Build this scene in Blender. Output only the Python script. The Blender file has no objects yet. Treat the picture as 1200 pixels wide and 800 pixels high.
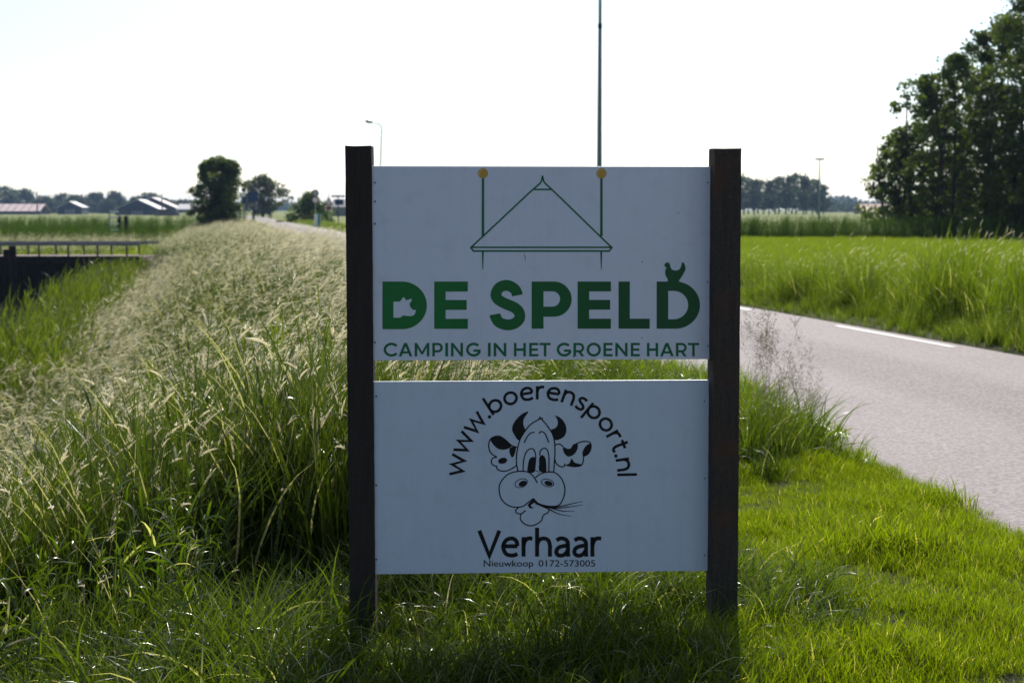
import bpy, bmesh, math
import numpy as np
from mathutils import Vector, Matrix
from mathutils.geometry import tessellate_polygon

S = bpy.context.scene
C = S.collection
rng = np.random.default_rng(7)
R = math.radians

# ------------------------------------------------------------------ camera
FPX, HOR = 1870.0, 245.0
PITCH = math.atan((400 - HOR) / FPX)
CAM = np.array([0.0, 0.0, 1.5])
cd = bpy.data.cameras.new('camera')
cam = bpy.data.objects.new('camera', cd)
C.objects.link(cam)
cam.location = CAM
cam.rotation_euler = (math.pi / 2 - PITCH, 0, 0)
cd.sensor_width = 36
cd.lens = FPX * 36 / 1200
cd.clip_start = 0.05
cd.clip_end = 20000
cd.dof.use_dof = True
cd.dof.focus_distance = 5.35
cd.dof.aperture_fstop = 6.3
S.camera = cam

# ------------------------------------------------------------------ light
VEIL = .108
SUN_EL, SUN_AZ = 40.0, 7.0          # azimuth to the right of the view direction (+Y)
w = bpy.data.worlds.new('World')
S.world = w
w.use_nodes = True
nt = w.node_tree
nt.nodes.clear()
out = nt.nodes.new('ShaderNodeOutputWorld')
bg = nt.nodes.new('ShaderNodeBackground')
sky = nt.nodes.new('ShaderNodeTexSky')
sky.sky_type = 'NISHITA'
sky.sun_disc = False
sky.sun_elevation = R(SUN_EL)
sky.sun_rotation = R(SUN_AZ)
sky.air_density = 1.0
sky.dust_density = 0.3
sky.ozone_density = 3.0
bg.inputs['Strength'].default_value = 0.095
nt.links.new(sky.outputs[0], bg.inputs[0])
# thin bright veil of haze over the whole sky, scattering sunlight forward (Henyey-Greenstein, g = 0.65)
SUNV = (math.sin(R(SUN_AZ)) * math.cos(R(SUN_EL)), math.cos(R(SUN_AZ)) * math.cos(R(SUN_EL)), math.sin(R(SUN_EL)))
tc = nt.nodes.new('ShaderNodeTexCoord')
dt = nt.nodes.new('ShaderNodeVectorMath'); dt.operation = 'DOT_PRODUCT'; dt.inputs[1].default_value = SUNV
nt.links.new(tc.outputs['Generated'], dt.inputs[0])
ma = nt.nodes.new('ShaderNodeMath'); ma.operation = 'MULTIPLY_ADD'; ma.inputs[1].default_value = -1.3; ma.inputs[2].default_value = 1.4225
nt.links.new(dt.outputs['Value'], ma.inputs[0])
pw = nt.nodes.new('ShaderNodeMath'); pw.operation = 'POWER'; pw.inputs[1].default_value = -1.5
nt.links.new(ma.outputs[0], pw.inputs[0])
vs_ = nt.nodes.new('ShaderNodeMath'); vs_.operation = 'MULTIPLY'; vs_.inputs[1].default_value = VEIL
nt.links.new(pw.outputs[0], vs_.inputs[0])
bg2 = nt.nodes.new('ShaderNodeBackground'); bg2.inputs[0].default_value = (.95, .975, 1.0, 1)
nt.links.new(vs_.outputs[0], bg2.inputs['Strength'])
ad = nt.nodes.new('ShaderNodeAddShader')
nt.links.new(bg.outputs[0], ad.inputs[0]); nt.links.new(bg2.outputs[0], ad.inputs[1])
nt.links.new(ad.outputs[0], out.inputs[0])
sd = bpy.data.lights.new('sun', 'SUN')
sd.energy = 5.0
sd.angle = R(0.55)
sd.color = (1.0, 0.93, 0.82)
sun = bpy.data.objects.new('sun', sd)
C.objects.link(sun)
dv = Vector((math.sin(R(SUN_AZ)) * math.cos(R(SUN_EL)), math.cos(R(SUN_AZ)) * math.cos(R(SUN_EL)), math.sin(R(SUN_EL))))
sun.rotation_euler = dv.to_track_quat('Z', 'Y').to_euler()
sun.location = (0, 0, 30)

S.view_settings.view_transform = 'Standard'
S.view_settings.look = 'None'
S.view_settings.exposure = 0.04
S.view_settings.gamma = 1.0
S.render.engine = 'CYCLES'
S.cycles.max_bounces = 8
S.cycles.transmission_bounces = 6
S.cycles.diffuse_bounces = 4
S.cycles.use_denoising = True

# ------------------------------------------------------------------ pixel -> place
_F = np.array([0, math.cos(PITCH), -math.sin(PITCH)])
_U = np.array([0, math.sin(PITCH), math.cos(PITCH)])
def ray(px, py):
    return (px - 600) * np.array([1.0, 0, 0]) + FPX * _F + (400 - py) * _U
def at_Y(px, py, Y):
    d = ray(px, py)
    return CAM + d * (Y / d[1])

# ------------------------------------------------------------------ material helpers
def mat(name):
    m = bpy.data.materials.new(name)
    m.use_nodes = True
    m.node_tree.nodes.clear()
    return m, m.node_tree
def N(t, typ, **kw):
    n = t.nodes.new(typ)
    for k, v in kw.items():
        setattr(n, k, v)
    return n
def noise(t, scale, detail=4, vec=None, rough=.55):
    n = N(t, 'ShaderNodeTexNoise')
    n.inputs['Scale'].default_value = scale
    n.inputs['Detail'].default_value = detail
    n.inputs['Roughness'].default_value = rough
    if vec is not None:
        t.links.new(vec, n.inputs['Vector'])
    return n.outputs['Fac']
def ramp(t, fac, stops):
    r = N(t, 'ShaderNodeValToRGB')
    e = r.color_ramp.elements
    while len(e) < len(stops):
        e.new(0.5)
    for k, (p, c) in enumerate(stops):
        e[k].position = p
        e[k].color = (*c, 1) if len(c) == 3 else c
    t.links.new(fac, r.inputs[0])
    return r.outputs[0]
def mixc(t, fac, a, b, mode='MIX'):
    n = N(t, 'ShaderNodeMix', data_type='RGBA', blend_type=mode)
    for sock, v in ((n.inputs['Factor'], fac), (n.inputs[6], a), (n.inputs[7], b)):
        if isinstance(v, (int, float)):
            sock.default_value = v
        elif isinstance(v, tuple):
            sock.default_value = (*v, 1)
        else:
            t.links.new(v, sock)
    return n.outputs[2]
def pos(t):
    return N(t, 'ShaderNodeNewGeometry').outputs['Position']
def objc(t):
    return N(t, 'ShaderNodeTexCoord').outputs['Object']
def principled(t, col, rough=.6, spec=.5, bump=None, bs=.3, bd=.01, metal=0):
    p = N(t, 'ShaderNodeBsdfPrincipled')
    if isinstance(col, tuple):
        p.inputs['Base Color'].default_value = (*col, 1)
    else:
        t.links.new(col, p.inputs['Base Color'])
    if isinstance(rough, (int, float)):
        p.inputs['Roughness'].default_value = rough
    else:
        t.links.new(rough, p.inputs['Roughness'])
    p.inputs['Specular IOR Level'].default_value = spec
    p.inputs['Metallic'].default_value = metal
    if bump is not None:
        b = N(t, 'ShaderNodeBump')
        b.inputs['Strength'].default_value = bs
        b.inputs['Distance'].default_value = bd
        t.links.new(bump, b.inputs['Height'])
        t.links.new(b.outputs[0], p.inputs['Normal'])
    return p
def finish(t, sh):
    o = N(t, 'ShaderNodeOutputMaterial')
    t.links.new(sh.outputs[0] if hasattr(sh, 'outputs') else sh, o.inputs['Surface'])
def simple(name, c, rough=.6, spec=.4, var=.25, scale=3, metal=0):
    m, t = mat(name)
    f = noise(t, scale, 5, objc(t))
    lo = tuple(x * (1 - var) for x in c); hi = tuple(min(1, x * (1 + var)) for x in c)
    finish(t, principled(t, ramp(t, f, [(.3, lo), (.7, hi)]), rough, spec, metal=metal))
    return m

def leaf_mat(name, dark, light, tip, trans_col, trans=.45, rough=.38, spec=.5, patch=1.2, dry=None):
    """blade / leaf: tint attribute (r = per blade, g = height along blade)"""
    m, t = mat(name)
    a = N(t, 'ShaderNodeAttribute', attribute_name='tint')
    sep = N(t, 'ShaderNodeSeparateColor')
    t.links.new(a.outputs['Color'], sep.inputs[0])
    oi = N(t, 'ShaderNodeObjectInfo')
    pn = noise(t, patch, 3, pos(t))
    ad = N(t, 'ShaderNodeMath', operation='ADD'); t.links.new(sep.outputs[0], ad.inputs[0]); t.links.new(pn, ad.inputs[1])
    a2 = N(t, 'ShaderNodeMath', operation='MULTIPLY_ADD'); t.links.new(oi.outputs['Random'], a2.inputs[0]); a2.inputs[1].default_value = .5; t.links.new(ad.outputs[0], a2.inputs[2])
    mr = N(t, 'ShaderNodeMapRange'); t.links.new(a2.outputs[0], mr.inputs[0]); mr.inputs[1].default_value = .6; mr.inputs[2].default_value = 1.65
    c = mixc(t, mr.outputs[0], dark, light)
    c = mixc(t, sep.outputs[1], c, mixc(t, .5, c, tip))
    if dry:
        gt = N(t, 'ShaderNodeMath', operation='GREATER_THAN'); t.links.new(sep.outputs[2], gt.inputs[0]); gt.inputs[1].default_value = dry[1]
        c = mixc(t, gt.outputs[0], c, dry[0])
    p = principled(t, c, rough, spec)
    tr = N(t, 'ShaderNodeBsdfTranslucent')
    t.links.new(mixc(t, 1.0, c, trans_col, 'MULTIPLY'), tr.inputs[0])
    mx = N(t, 'ShaderNodeMixShader'); mx.inputs[0].default_value = trans
    t.links.new(p.outputs[0], mx.inputs[1]); t.links.new(tr.outputs[0], mx.inputs[2])
    finish(t, mx)
    return m

# grass family
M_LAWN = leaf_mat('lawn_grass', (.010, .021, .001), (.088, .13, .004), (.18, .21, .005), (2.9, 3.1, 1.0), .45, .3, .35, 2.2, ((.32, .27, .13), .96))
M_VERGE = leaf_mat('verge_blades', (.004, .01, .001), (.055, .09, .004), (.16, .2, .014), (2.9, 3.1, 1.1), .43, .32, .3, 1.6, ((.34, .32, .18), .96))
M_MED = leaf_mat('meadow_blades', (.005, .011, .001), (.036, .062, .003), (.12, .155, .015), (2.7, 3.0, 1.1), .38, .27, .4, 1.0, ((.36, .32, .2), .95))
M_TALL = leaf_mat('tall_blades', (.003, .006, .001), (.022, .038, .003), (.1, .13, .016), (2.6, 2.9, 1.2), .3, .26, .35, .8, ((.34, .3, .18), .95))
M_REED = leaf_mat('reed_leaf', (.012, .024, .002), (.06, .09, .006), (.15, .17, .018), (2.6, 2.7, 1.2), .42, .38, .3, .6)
M_REED2 = leaf_mat('dark_reed_leaf', (.012, .028, .002), (.04, .072, .004), (.09, .13, .008), (2.0, 2.4, 1.0), .3, .6, .15, .4)  # reed leaf with the shade of dense backlit belts put into its colour
M_HEAD = leaf_mat('seed_head', (.3, .28, .2), (.72, .69, .56), (.76, .73, .6), (1.6, 1.55, 1.4), .55, .5, .5, 1.0)
M_PANI = leaf_mat('seed_panicle', (.07, .075, .03), (.17, .16, .08), (.2, .18, .1), (1.2, 1.2, 1.1), .3, .7, .2, 1.0)
M_TREE = leaf_mat('tree_leaf', (.016, .03, .006), (.075, .1, .015), (.1, .13, .02), (2.2, 2.4, 1.0), .38, .45, .4, .35)
M_TREE2 = leaf_mat('tree_leaf_olive', (.045, .055, .022), (.10, .11, .035), (.11, .12, .04), (1.6, 1.7, 1.0), .3, .5, .3, .3)
M_FARLEAF = leaf_mat('far_tree_leaf', (.03, .048, .018), (.065, .09, .03), (.08, .1, .03), (1.5, 1.6, 1.0), .25, .6, .3, .05)
M_BARK = simple('bark', (.05, .042, .034), .9, .2, .4, 8)

# ground
def ground_mat():
    m, t = mat('grassy_ground')
    p = pos(t)
    n1 = noise(t, .9, 6, p); n2 = noise(t, 22, 6, p, .7)
    mp = N(t, 'ShaderNodeMapping'); mp.inputs['Scale'].default_value = (.004, .03, 1); t.links.new(p, mp.inputs[0])
    n3 = noise(t, 1.0, 5, mp.outputs[0], .6)
    near = mixc(t, n1, (.018, .024, .007), (.04, .052, .013))
    near = mixc(t, n2, near, (.03, .03, .014))
    far = ramp(t, n3, [(.32, (.13, .17, .03)), (.47, (.2, .24, .045)), (.58, (.3, .29, .1)), (.72, (.17, .21, .035))])
    far = mixc(t, noise(t, .35, 8, p, .75), far, (.1, .13, .025))
    sp = N(t, 'ShaderNodeSeparateXYZ'); t.links.new(p, sp.inputs[0])
    mr = N(t, 'ShaderNodeMapRange'); t.links.new(sp.outputs[1], mr.inputs[0]); mr.inputs[1].default_value = 14; mr.inputs[2].default_value = 60
    c = mixc(t, mr.outputs[0], near, far)
    finish(t, principled(t, c, .9, .1, n2, .8, .04))
    return m
M_GROUND = ground_mat()
def asphalt_mat():
    m, t = mat('worn_asphalt')
    p = pos(t)
    v = N(t, 'ShaderNodeTexVoronoi'); v.inputs['Scale'].default_value = 44; t.links.new(p, v.inputs['Vector'])
    n = noise(t, 38, 6, p, .8); n1 = noise(t, .8, 5, p, .6)
    c = mixc(t, n1, (.3, .24, .236), (.36, .292, .286))
    c = mixc(t, ramp(t, v.outputs['Color'], [(.2, (0, 0, 0)), (.8, (1, 1, 1))]), mixc(t, .42, c, (.07, .06, .06)), mixc(t, .35, c, (.6, .54, .54)))
    c = mixc(t, ramp(t, n, [(.38, (0, 0, 0)), (.66, (1, 1, 1))]), mixc(t, .55, c, (.03, .027, .027)), mixc(t, .3, c, (.4, .37, .37)))
    ac = N(t, 'ShaderNodeAttribute', attribute_name='across')
    ab = N(t, 'ShaderNodeMath', operation='ABSOLUTE'); t.links.new(ac.outputs['Fac'], ab.inputs[0])
    wn = N(t, 'ShaderNodeMath', operation='MULTIPLY_ADD'); t.links.new(noise(t, 1.1, 4, p), wn.inputs[0]); wn.inputs[1].default_value = .35; t.links.new(ab.outputs[0], wn.inputs[2])
    tr = ramp(t, wn.outputs[0], [(.0, (.15, .15, .15)), (.55, (0, 0, 0)), (.95, (1, 1, 1)), (1.0, (1, 1, 1))])
    c = mixc(t, tr, c, mixc(t, .16, c, (.55, .5, .49)))
    eg = N(t, 'ShaderNodeMapRange'); t.links.new(wn.outputs[0], eg.inputs[0]); eg.inputs[1].default_value = 2.15; eg.inputs[2].default_value = 2.33
    gr = noise(t, 9, 6, p, .8)
    em = N(t, 'ShaderNodeMath', operation='MULTIPLY'); t.links.new(eg.outputs[0], em.inputs[0]); t.links.new(gr, em.inputs[1])
    c = mixc(t, em.outputs[0], c, (.09, .075, .05))
    ck = N(t, 'ShaderNodeTexVoronoi', feature='DISTANCE_TO_EDGE'); ck.inputs['Scale'].default_value = .55; t.links.new(mixc(t, .25, p, N(t, 'ShaderNodeTexNoise').outputs['Color']), ck.inputs['Vector'])
    cl = N(t, 'ShaderNodeMath', operation='LESS_THAN'); t.links.new(ck.outputs['Distance'], cl.inputs[0]); cl.inputs[1].default_value = .006
    cm = N(t, 'ShaderNodeMath', operation='MULTIPLY'); t.links.new(cl.outputs[0], cm.inputs[0]); t.links.new(noise(t, .5, 2, p), cm.inputs[1])
    st = noise(t, .35, 6, p, .7)
    c = mixc(t, ramp(t, st, [(.45, (0, 0, 0)), (.7, (.5, .5, .5))]), c, mixc(t, .3, c, (.12, .1, .1)))
    b = N(t, 'ShaderNodeMath', operation='ADD'); t.links.new(n, b.inputs[0]); t.links.new(v.outputs['Distance'], b.inputs[1])
    finish(t, principled(t, c, .8, .16, b.outputs[0], .7, .004))
    return m
M_ROAD = asphalt_mat()
def paint_mat():
    m, t = mat('road_paint')
    p = pos(t)
    n = noise(t, 60, 5, p, .7)
    finish(t, principled(t, ramp(t, n, [(.3, (.5, .48, .46)), (.5, (.78, .77, .75)), (.8, (.82, .81, .8))]), .6, .4, n, .5, .003))
    return m
M_PAINT = paint_mat()
def wood_mat(name, a, b, red=None):
    m, t = mat(name)
    o = objc(t)
    mp = N(t, 'ShaderNodeMapping'); mp.inputs['Scale'].default_value = (9, 9, .8); t.links.new(o, mp.inputs[0])
    g = noise(t, 9, 8, mp.outputs[0], .7); s = noise(t, 320, 4, mp.outputs[0], .7) if False else noise(t, 260, 3, o, .7); l = noise(t, 5, 4, o)
    c = mixc(t, g, a, b)
    c = mixc(t, ramp(t, s, [(.5, (0, 0, 0)), (.85, (1, 1, 1))]), c, tuple(x * 1.7 for x in b))
    if red:
        c = mixc(t, ramp(t, l, [(.5, (0, 0, 0)), (.68, (1, 1, 1))]), c, red)
    ad = N(t, 'ShaderNodeMath', operation='ADD'); t.links.new(g, ad.inputs[0]); t.links.new(s, ad.inputs[1])
    finish(t, principled(t, c, .85, .25, ad.outputs[0], .8, .004))
    return m
M_POST1 = wood_mat('dark_stained_wood', (.012, .010, .009), (.062, .047, .04))
M_POST2 = wood_mat('dark_weathered_wood', (.012, .010, .009), (.085, .068, .057), (.1, .048, .028))
def board_mat(name, c):
    m, t = mat(name)
    o = objc(t)
    a = noise(t, 90, 2, o, .5); l = noise(t, 3, 4, o)
    col = mixc(t, l, c, tuple(x * .93 for x in c))
    mp = N(t, 'ShaderNodeMapping'); mp.inputs['Scale'].default_value = (28, 1, 1.6); t.links.new(o, mp.inputs[0])
    st = noise(t, 1.0, 5, mp.outputs[0], .65)
    col = mixc(t, ramp(t, st, [(.5, (0, 0, 0)), (.85, (.3, .3, .3))]), col, tuple(x * .72 for x in c))
    d = noise(t, 14, 6, o, .7)
    col = mixc(t, ramp(t, d, [(.52, (0, 0, 0)), (.8, (.6, .6, .6))]), col, tuple(x * .75 for x in c))
    v = N(t, 'ShaderNodeTexVoronoi'); v.inputs['Scale'].default_value = 26; t.links.new(o, v.inputs['Vector'])
    sepc = N(t, 'ShaderNodeSeparateColor'); t.links.new(v.outputs['Color'], sepc.inputs[0])
    th = N(t, 'ShaderNodeMath', operation='MULTIPLY'); t.links.new(sepc.outputs[0], th.inputs[0]); t.links.new(sepc.outputs[1], th.inputs[1])
    big = N(t, 'ShaderNodeMath', operation='GREATER_THAN'); t.links.new(th.outputs[0], big.inputs[0]); big.inputs[1].default_value = .72
    near_ = N(t, 'ShaderNodeMath', operation='LESS_THAN'); t.links.new(v.outputs['Distance'], near_.inputs[0]); near_.inputs[1].default_value = .06
    sp_ = N(t, 'ShaderNodeMath', operation='MULTIPLY'); t.links.new(big.outputs[0], sp_.inputs[0]); t.links.new(near_.outputs[0], sp_.inputs[1])
    col = mixc(t, sp_.outputs[0], col, (.12, .1, .09))
    finish(t, principled(t, col, .42, .45))
    return m
M_BOARD = board_mat('white_panel', (.8, .79, .88))
M_BOARD2 = board_mat('white_panel_lower', (.68, .72, .82))
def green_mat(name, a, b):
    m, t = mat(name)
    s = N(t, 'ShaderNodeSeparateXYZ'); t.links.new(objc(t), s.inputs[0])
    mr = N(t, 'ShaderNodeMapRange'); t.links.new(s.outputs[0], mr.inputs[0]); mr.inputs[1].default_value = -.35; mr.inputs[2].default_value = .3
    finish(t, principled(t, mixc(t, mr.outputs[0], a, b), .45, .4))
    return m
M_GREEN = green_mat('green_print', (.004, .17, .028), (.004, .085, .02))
M_GREEN2 = simple('dark_green_print', (.006, .15, .05), .45, .4, .05)
M_BLACK = simple('black_print', (.006, .006, .007), .5, .3, .05)
M_GOLD = simple('ochre_print', (.62, .33, .05), .45, .4, .1, 30)
M_GOLD2 = simple('light_ochre_print', (.78, .52, .18), .45, .4, .05)
M_STEEL = simple('galvanised_steel', (.36, .38, .38), .45, .5, .2, 4, .6)
M_GPAINT = simple('pale_green_paint', (.3, .42, .36), .5, .5, .15, 2)
M_PALE = simple('pale_lamp_paint', (.6, .66, .62), .5, .4, .1, 2)
M_MAST = simple('grey_green_mast', (.13, .19, .17), .5, .5, .15, 2)
M_DARK = simple('dark_metal', (.035, .035, .04), .5, .4, .2, 6)
M_BLUE = simple('blue_sign_sheet', (.015, .05, .14), .4, .4, .1)
M_WHITE = simple('white_paint', (.78, .78, .76), .5, .4, .08)
M_RED = simple('red_sign_sheet', (.3, .04, .04), .4, .4, .1)
M_TEAL = simple('teal_paint', (.03, .2, .24), .5, .4, .1)
M_PLANK = simple('wet_dark_timber', (.02, .016, .012), .8, .3, .4, 6)
M_RAIL = simple('weathered_rail', (.16, .17, .19), .6, .4, .2, 5)
M_DECK = simple('pinkish_gravel', (.28, .2, .19), .9, .2, .2, 14)
M_ROOFP = simple('pale_pink_roof', (.62, .47, .45), .6, .4, .15, .5)
M_ROOFR = simple('red_tile_roof', (.42, .24, .2), .7, .3, .15, .5)
M_ROOFG = simple('pale_grey_roof', (.5, .48, .47), .55, .4, .1, .5)
M_WALLD = simple('dark_barn_wall', (.03, .033, .036), .8, .3, .15, .5)
M_WALLB = simple('grey_brick_wall', (.2, .19, .19), .85, .3, .15, .6)
M_GLASSD = simple('dark_window_glass', (.03, .04, .05), .15, .6, .1)

# ------------------------------------------------------------------ object helpers
def tag(o, label=None, cat=None, group=None, kind=None):
    if label: o['label'] = label
    if cat: o['category'] = cat
    if group: o['group'] = group
    if kind: o['kind'] = kind
    return o
def link(name, me, parent=None):
    o = bpy.data.objects.new(name, me)
    C.objects.link(o)
    if parent: o.parent = parent
    return o
def empty(name, loc, rz=0):
    o = bpy.data.objects.new(name, None)
    C.objects.link(o)
    o.empty_display_size = .2
    o.location = loc
    o.rotation_euler = (0, 0, rz)
    return o
def mesh_np(name, V, F, m, smooth=False, tint=None):
    """F: (n,4) or (n,3) int array or list of lists"""
    me = bpy.data.meshes.new(name)
    if isinstance(F, np.ndarray):
        k = F.shape[1]; n = len(F)
        me.vertices.add(len(V)); me.vertices.foreach_set('co', np.asarray(V, np.float32).ravel())
        me.loops.add(n * k); me.loops.foreach_set('vertex_index', F.astype(np.int32).ravel())
        me.polygons.add(n)
        me.polygons.foreach_set('loop_start', np.arange(n, dtype=np.int32) * k)
        try: me.polygons.foreach_set('loop_total', np.full(n, k, np.int32))
        except Exception: pass
        me.update(calc_edges=True)
    else:
        me.from_pydata([tuple(map(float, v)) for v in V], [], F)
    if tint is not None:
        at = me.attributes.new('tint', 'FLOAT_COLOR', 'POINT')
        at.data.foreach_set('color', np.asarray(tint, np.float32).ravel())
    ms = m if isinstance(m, (list, tuple)) else [m]
    for x in ms: me.materials.append(x)
    if smooth:
        me.polygons.foreach_set('use_smooth', np.ones(len(me.polygons), bool))
    me.validate()
    return me
class MB:
    def __init__(s): s.v = []; s.f = []
    def add(s, v, f):
        b = len(s.v); s.v += [tuple(map(float, x)) for x in v]; s.f += [[b + i for i in q] for q in f]; return s
    def box(s, x0, x1, y0, y1, z0, z1):
        return s.add([(x, y, z) for z in (z0, z1) for y in (y0, y1) for x in (x0, x1)],
                     [(0, 2, 3, 1), (4, 5, 7, 6), (0, 1, 5, 4), (2, 6, 7, 3), (0, 4, 6, 2), (1, 3, 7, 5)])
    def tube(s, pts, rad, n=8, cap=True):
        P = [Vector(p) for p in pts]
        if isinstance(rad, (int, float)): rad = [rad] * len(P)
        rings = []
        for i, p in enumerate(P):
            d = (P[min(i + 1, len(P) - 1)] - P[max(i - 1, 0)]).normalized()
            a = d.cross(Vector((0, 1, 0)) if abs(d.y) < .9 else Vector((1, 0, 0))).normalized(); b = d.cross(a)
            rings += [p + (a * math.cos(2 * math.pi * k / n) + b * math.sin(2 * math.pi * k / n)) * rad[i] for k in range(n)]
        f = [(i * n + k, i * n + (k + 1) % n, (i + 1) * n + (k + 1) % n, (i + 1) * n + k) for i in range(len(P) - 1) for k in range(n)]
        if cap: f += [tuple(range(n))[::-1], tuple(range((len(P) - 1) * n, len(P) * n))]
        return s.add(rings, f)
    def prism(s, poly, y0, y1):
        """polygon in x,z extruded along y"""
        n = len(poly)
        v = [(x, y0, z) for x, z in poly] + [(x, y1, z) for x, z in poly]
        return s.add(v, [tuple(range(n)), tuple(range(2 * n - 1, n - 1, -1))] + [(i, i + n, (i + 1) % n + n, (i + 1) % n) for i in range(n)])
    def build(s, name, m, parent=None, smooth=False, bevel=0):
        me = mesh_np(name, s.v, s.f, m)
        bm = bmesh.new(); bm.from_mesh(me)
        bmesh.ops.recalc_face_normals(bm, faces=bm.faces)
        if bevel: bmesh.ops.bevel(bm, geom=list(bm.edges), offset=bevel, segments=2, affect='EDGES', profile=.6)
        bm.to_mesh(me); bm.free()
        if smooth:
            me.polygons.foreach_set('use_smooth', np.ones(len(me.polygons), bool))
        return link(name, me, parent)

# ------------------------------------------------------------------ terrain
_cy = np.array([-3000, -60, 0, 7.7, 10.4, 14.4, 16.7, 24.8, 50, 85, 187, 311, 420, 700, 5000.])
_cx = np.array([5.2, 5.0, 4.75, 4.42, 4.2, 3.62, 3.25, 1.6, -3.2, -9.6, -28.3, -50., -73, -140, -1300.])
def xc(y):
    y = np.asarray(y, float)
    s = 0
    for o, wt in ((-3, 1), (-1.5, 2), (0, 3), (1.5, 2), (3, 1)):
        s = s + wt * np.interp(y + o * np.clip(np.abs(y) / 20 + .5, .3, 6) / 1.0, _cy, _cx)
    return s / 9
def sm(a, b, x):
    t = np.clip((x - a) / (b - a), 0, 1)
    return t * t * (3 - 2 * t)
HALF = 1.95
def wob(x, y):
    return (np.sin(x * 1.7 + y * .9) + np.sin(x * .6 - y * 1.3 + 2) + np.sin(x * 3.1 + 1 + y * 2.3) * .5) / 2.5
def gz(x, y):
    x = np.asarray(x, float); y = np.asarray(y, float)
    u = x - xc(y)
    z = np.zeros(np.broadcast(x, y).shape)
    past = sm(60.0, 61, y)
    crest = -5.15
    fieldz = -.6 - .25 * sm(150, 500, y)
    slope = sm(0, 1, (crest - u) / 4.6)
    z_canal = -2.15 * slope
    z_canal = np.where(u < -17, -2.15 + (2.15 + fieldz) * sm(17, 20.5, -u), z_canal)
    z_past = fieldz * slope
    z = np.where(u < crest, z_canal * (1 - past) + z_past * past, z)
    z = np.where(u > HALF, .04 * sm(HALF, 3, u) - .45 * sm(60, 300, y) * sm(2, 12, u), z)
    z = z + .05 * wob(x, y) * sm(2.3, 3.5, np.abs(u)) * (np.abs(u) < 200)
    z = np.where((u > -2.35) & (u < 2.15), -.04, z)
    z = z + .05 * sm(2.3, 2.8, -u) * (u > crest) * sm(0, 1, (u - crest) / 2)
    return z
def grid():
    uu = np.concatenate([-np.geomspace(3800, 24, 26), np.arange(-22, -9, .8), np.arange(-9, -2.5, .28), [-2.36, -2.34, -1.9, 1.9, 2.15], np.arange(2.4, 8, .5), np.geomspace(9, 3800, 30)])
    yy = np.concatenate([-np.geomspace(3500, 4, 12), np.arange(-2, 16, .5), np.arange(16, 57, 1.2), np.arange(57, 63, .5), np.geomspace(64, 4800, 60)])
    U, Y = np.meshgrid(uu, yy)
    X = U + xc(Y)
    Z = gz(X, Y)
    n, k = Y.shape
    V = np.stack([X, Y, Z], -1).reshape(-1, 3)
    i = np.arange(n - 1)[:, None] * k + np.arange(k - 1)[None]
    F = np.stack([i, i + 1, i + k + 1, i + k], -1).reshape(-1, 4)
    return V, F
V, F = grid()
tag(link('ground', mesh_np('ground', V, F, M_GROUND, True)), kind='structure')

def road_strip(name, y0, y1, a, b, z, m, step=1.0):
    ys = np.concatenate([np.arange(y0, min(y1, 120), step), np.geomspace(max(y0, 120), y1, 40)]) if y1 > 120 else np.append(np.arange(y0, y1, step), y1)
    n = len(ys)
    X = np.stack([xc(ys) + a, xc(ys) + b], 1)
    V = np.stack([X, np.stack([ys, ys], 1), np.full((n, 2), z)], -1).reshape(-1, 3)
    F = np.array([(2 * i, 2 * i + 1, 2 * i + 3, 2 * i + 2) for i in range(n - 1)])
    me = mesh_np(name, V, F, m)
    at = me.attributes.new('across', 'FLOAT', 'POINT'); at.data.foreach_set('value', np.tile([a, b], n).astype(np.float32))
    return link(name, me)
tag(road_strip('road', -40, 520, -HALF - .2, HALF, 0.0, M_ROAD), kind='structure')
# broken edge lines, 3.3 m dash and 2.9 m gap
rm = empty('road_markings', (0, 0, 0)); tag(rm, kind='structure')
dash0 = None
for k in range(-4, 20):
    for side, y0 in ((1, 17.35 + k * 6.4), (-1, 10.45 + k * 6.4)):
        a, b = (HALF - .26, HALF - .18) if side > 0 else (-HALF - .08, -HALF + .04)
        d = road_strip('dash', y0, y0 + 3.2, a, b, .004, M_PAINT, .8)
        d.parent = rm

# canal water
cw = MB(); cw.box(-60, 3, -60, 59.9, -2.4, -1.88)
def water_mat():
    m, t = mat('canal_water')
    p = principled(t, (.012, .014, .008), .08, .5, noise(t, 5, 4, pos(t)), .25, .02)
    finish(t, p); return m
ys = np.append(np.arange(-60, 59, 3.), 59.9)
Vw = np.stack([np.stack([xc(ys) - 20.2, xc(ys) - 9.0], 1), np.stack([ys, ys], 1), np.full((len(ys), 2), -1.88)], -1).reshape(-1, 3)
Fw = np.array([(2 * i, 2 * i + 1, 2 * i + 3, 2 * i + 2) for i in range(len(ys) - 1)])
tag(link('canal_water', mesh_np('canal_water', Vw, Fw, water_mat())), kind='structure')

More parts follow.
